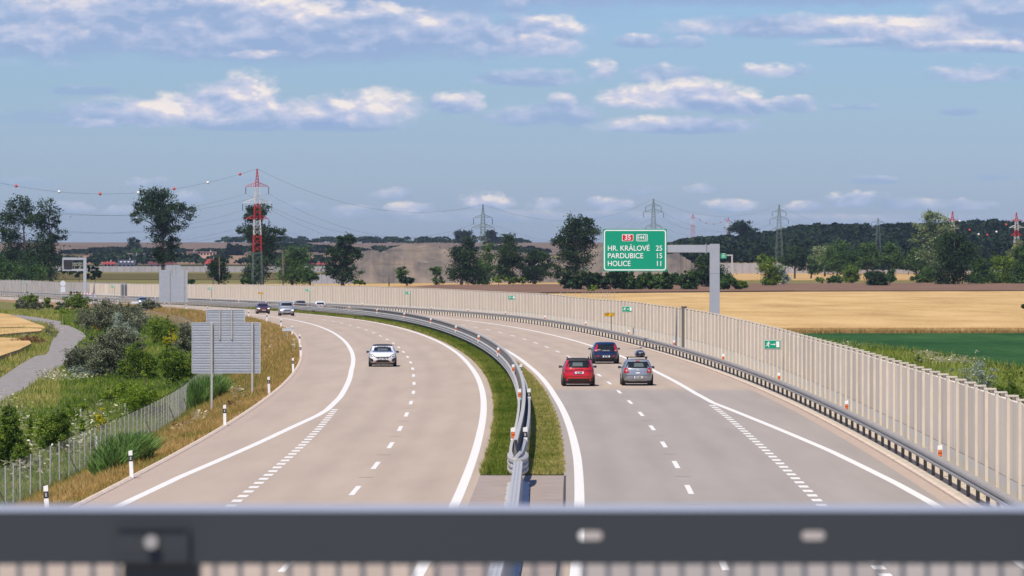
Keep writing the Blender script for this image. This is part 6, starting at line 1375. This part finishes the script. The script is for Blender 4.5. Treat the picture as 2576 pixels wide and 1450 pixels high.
# --- generic smaller far cars, front view
def frontcar(name, px, py, L, Wd, H, paint, label, lit=True, van=False, cat='car', prof=None):
    p, a = toward(px, py, L); r, patch, both, surf, geo = car(name, p, a, L, Wd, H, prof or hatch(L, H), paint, label, cat)
    patch('windscreen', 'front', [(-Wd * .38, H * .70), (Wd * .38, H * .70), (Wd * .33, H * .9), (-Wd * .33, H * .9)], M['glass'], .02)
    both('headlight', 'front', [(Wd * .30, .66), (Wd * .46, .68), (Wd * .46, .80), (Wd * .32, .78)], LAMP if lit else HLm, .025); patch('grille', 'front', [(-.34, .60), (.34, .60), (.38, .72), (-.38, .72)], M['black'], .02)
    patch('lower_intake', 'front', [(-.5, .28), (.5, .28), (.5, .40), (-.5, .40)], M['black'], .02); plate(r, 'front', surf, .50, '3H7 1620'); side_windows(patch, H, L, H * .70, H * .88, .8, 1.0, L * .52, L * .64); return r
frontcar('saloon', 664, 790, 4.5, 1.73, 1.43, paintm('maroon_paint', (.09, .012, .014), .2), 'dark maroon saloon approaching beside the grey van')
vp = [(.22, .10, 4.25, .90), (.35, .03, 4.44, .97), (.55, 0, 4.5, 1.0), (.80, 0, 4.46, 1.0), (.98, .02, 4.30, .99), (1.08, .03, 3.75, .97), (1.14, .04, 3.50, .96), (1.5, .08, 3.15, .88), (1.72, .12, 2.95, .82), (1.80, .2, 2.8, .76), (1.84, .4, 2.5, .6)]
frontcar('van', 723, 795, 4.5, 1.86, 1.84, paintm('silver_van_paint', (.36, .38, .41), .4), 'silver grey compact van approaching right of the maroon saloon', True, cat='van', prof=vp)
frontcar('saloon', 362, 768, 4.7, 1.80, 1.46, paintm('grey_blue_paint', (.20, .23, .28), .4), 'grey saloon approaching near the farther sign back')
frontcar('hatchback', 236, 757, 4.2, 1.80, 1.50, paintm('bright_white_paint', (.8, .8, .8)), 'far white car approaching behind the left bushes')
frontcar('hatchback', 197, 751, 4.3, 1.80, 1.48, paintm('charcoal_paint', (.03, .035, .045), .3), 'dark car almost hidden by the bush left of the far white car', False)
# --- two cars beyond the median barrier, seen over it from behind
def rearcar(name, px, off, L, Wd, H, paint, label, rails=False):
    Y = solveY(px, off, 300, 1200); p, rz = basis(Y, off); r, patch, both, surf, geo = car(name, p, rz, L, Wd, H, hatch(L, H), paint, label)
    patch('rear_window', 'rear', [(-.58, H * .68), (.58, H * .68), (.5, H * .9), (-.5, H * .9)], M['glass'], .02); both('tail_light', 'rear', [(.5, .74), (.84, .72), (.8, .95), (.56, .93)], TL, .02); plate(r, 'rear', surf, .66, '4E2 5518'); side_windows(patch, H, L, H * .7, H * .88, .8, 1.0, L * .52, L * .64)
    if rails:
        b = MB(); 
        for y in (1.2, 2.1): b.box((0, y, H + .07), (1.15, .05, .04))
        for s in (-1, 1): b.tube([(s * .55, .9, H - .04), (s * .56, 1.0, H + .05), (s * .56, 2.6, H + .05), (s * .55, 2.7, H - .04)], .03, 5)
        b.build('roof_rack', M['galv'], r)
rearcar('estate_car', 806, 3.9, 4.6, 1.80, 1.50, paintm('white_estate_paint', (.72, .72, .74)), 'white estate car with roof bars half hidden behind the median barrier', True)
rearcar('estate_car', 757, 3.8, 4.6, 1.80, 1.45, paintm('dark_green_grey_paint', (.045, .055, .06), .4), 'dark grey car half hidden behind the median barrier ahead of the white estate')
# ================================================================ the bridge the picture was taken from
DK = CAMH - 1.66
bp = mat('bridge_rail_paint', (.026, .031, .035), .55, var=.05, vs=2); conc = mat('bridge_concrete', (.42, .40, .37), .9, var=.1, vs=.7, bump=.2, bs=8)
o = MB().box((0, 4.6, DK - .55), (70, 14.6, 1.1)).build('bridge_deck', conc); tag(o, kind='structure')
o = MB().box((0, 11.35, DK + .06), (70, .9, .16)).build('bridge_parapet_kerb', conc); tag(o, kind='structure')
for x in (-17.5, 18.5):
    o = MB().box((x, 4.6, (DK - 1.1) / 2 - .8), (1.6, 11, DK - 1.1 + 1.6)).build('bridge_pier', conc); tag(o, kind='structure')
YR = 11.0; RT = CAMH - 647 / F * YR; RBt = CAMH - 779 / F * YR
br = empty('bridge_railing', (0, YR, DK), 0, 'out of focus dark grey bridge guard rail with slots crossing the bottom of the picture', 'railing')
cu = bpy.data.curves.new('c', 'CURVE'); cu.dimensions = '2D'; cu.fill_mode = 'BOTH'; cu.extrude = .007
def spl(pts):
    s = cu.splines.new('POLY'); s.points.add(len(pts) - 1)
    for i, (x, y) in enumerate(pts): s.points[i].co = (x, y, 0, 1)
    s.use_cyclic_u = True
hh = RT - RBt; spl([(-8, 0), (8, 0), (8, hh), (-8, hh)])
for i, x in enumerate([(1486 - CX) / F * YR, (2046 - CX) / F * YR, .171 + .487 * 4 - .3, -.171 - .487 * 6, 3.6]):
    zc = (CAMH - (1348 - YH) / F * YR) - RBt; w, h = .052, .021
    spl([(x + sx * w / 2 * (1) - sx * h / 2 + h / 2 * math.cos(t), zc + h / 2 * math.sin(t)) for sx, a0 in ((1, -90), (-1, 90)) for t in [R(a0 + 22.5 * k_) for k_ in range(9)]])
to = bpy.data.objects.new('c', cu); COL.objects.link(to); bpy.context.view_layer.update(); me = bpy.data.meshes.new_from_object(to.evaluated_get(bpy.context.evaluated_depsgraph_get())); bpy.data.objects.remove(to)
me.materials.clear(); me.materials.append(bp); fp_ = link('front_plate', me, br, (0, 0, RBt - DK), (R(90), 0, 0))
MB().box((0, .165, RT - DK - .003), (16, .322, .006)).box((0, .02, RBt - DK + .003), (16, .03, .005)).build('top_flange', mat('rail_paint_skylit', (.34, .36, .41), .45, var=.05, vs=3), br)  # same rail as the front plate; skylight on top put into the paler colour
xp = (400 - CX) / F * YR
for k_, x in enumerate([xp + 2.0 * j for j in range(-3, 5)]):
    p_ = MB(); p_.box((x, .10, (RBt - DK) / 2 + .02), (.165, .12, RBt - DK - .02)); p_.build('post', bp, br)
    zc = CAMH - (1367 - YH) / F * YR - DK; c_ = MB(); c_.box((x - .012, -.010, zc), (.155, .012, .066)).build('clamp_plate', bp, br)
    c_ = MB(); c_.box((x - .012, -.012, zc - .036), (.155, .03, .008)); c_.box((x + .063, -.012, zc), (.006, .022, .066)); c_.box((x - .012, -.012, zc + .036), (.155, .022, .006)).build('clamp_frame', bp, br)
    MB().bar((x - .015, -.016, zc + .004), (x - .015, -.045, zc + .004), .015, 12).build('bolt', mat('zinc_bolt', (.33, .32, .30), .5, .1), br)
bal = MB(); x = -4.0; i = 0
n0 = 0
while x < 4.0:
    b = MB() if abs(x) < 1.25 and n0 < 98 else bal
    b.bar((x, .06, .14), (x, .06, RBt - DK + .004), .0058, 6)
    if b is not bal: b.build('baluster', M['steelpaint'], br); n0 += 1
    x += .054
stuff(bal.build('baluster', M['steelpaint'], br)); MB().box((0, .06, .16), (8.2, .03, .03)).build('bottom_rail', bp, br)
# haze
Hz = MB().box((100, 4000, 32.5), (7000, 8600, 77)).build('haze', mat('x', (1, 1, 1)), None); tag(Hz, kind='stuff')
hm = bpy.data.materials.new('haze_air'); hm.use_nodes = True; t = hm.node_tree; t.nodes.remove(t.nodes['Principled BSDF']); pv = t.nodes.new('ShaderNodeVolumePrincipled'); pv.inputs['Color'].default_value = (.62, .76, 1.0, 1); pv.inputs['Density'].default_value = HAZE; pv.inputs['Anisotropy'].default_value = .2
t.links.new(pv.outputs[0], t.nodes['Material Output'].inputs['Volume']); Hz.data.materials.clear(); Hz.data.materials.append(hm)
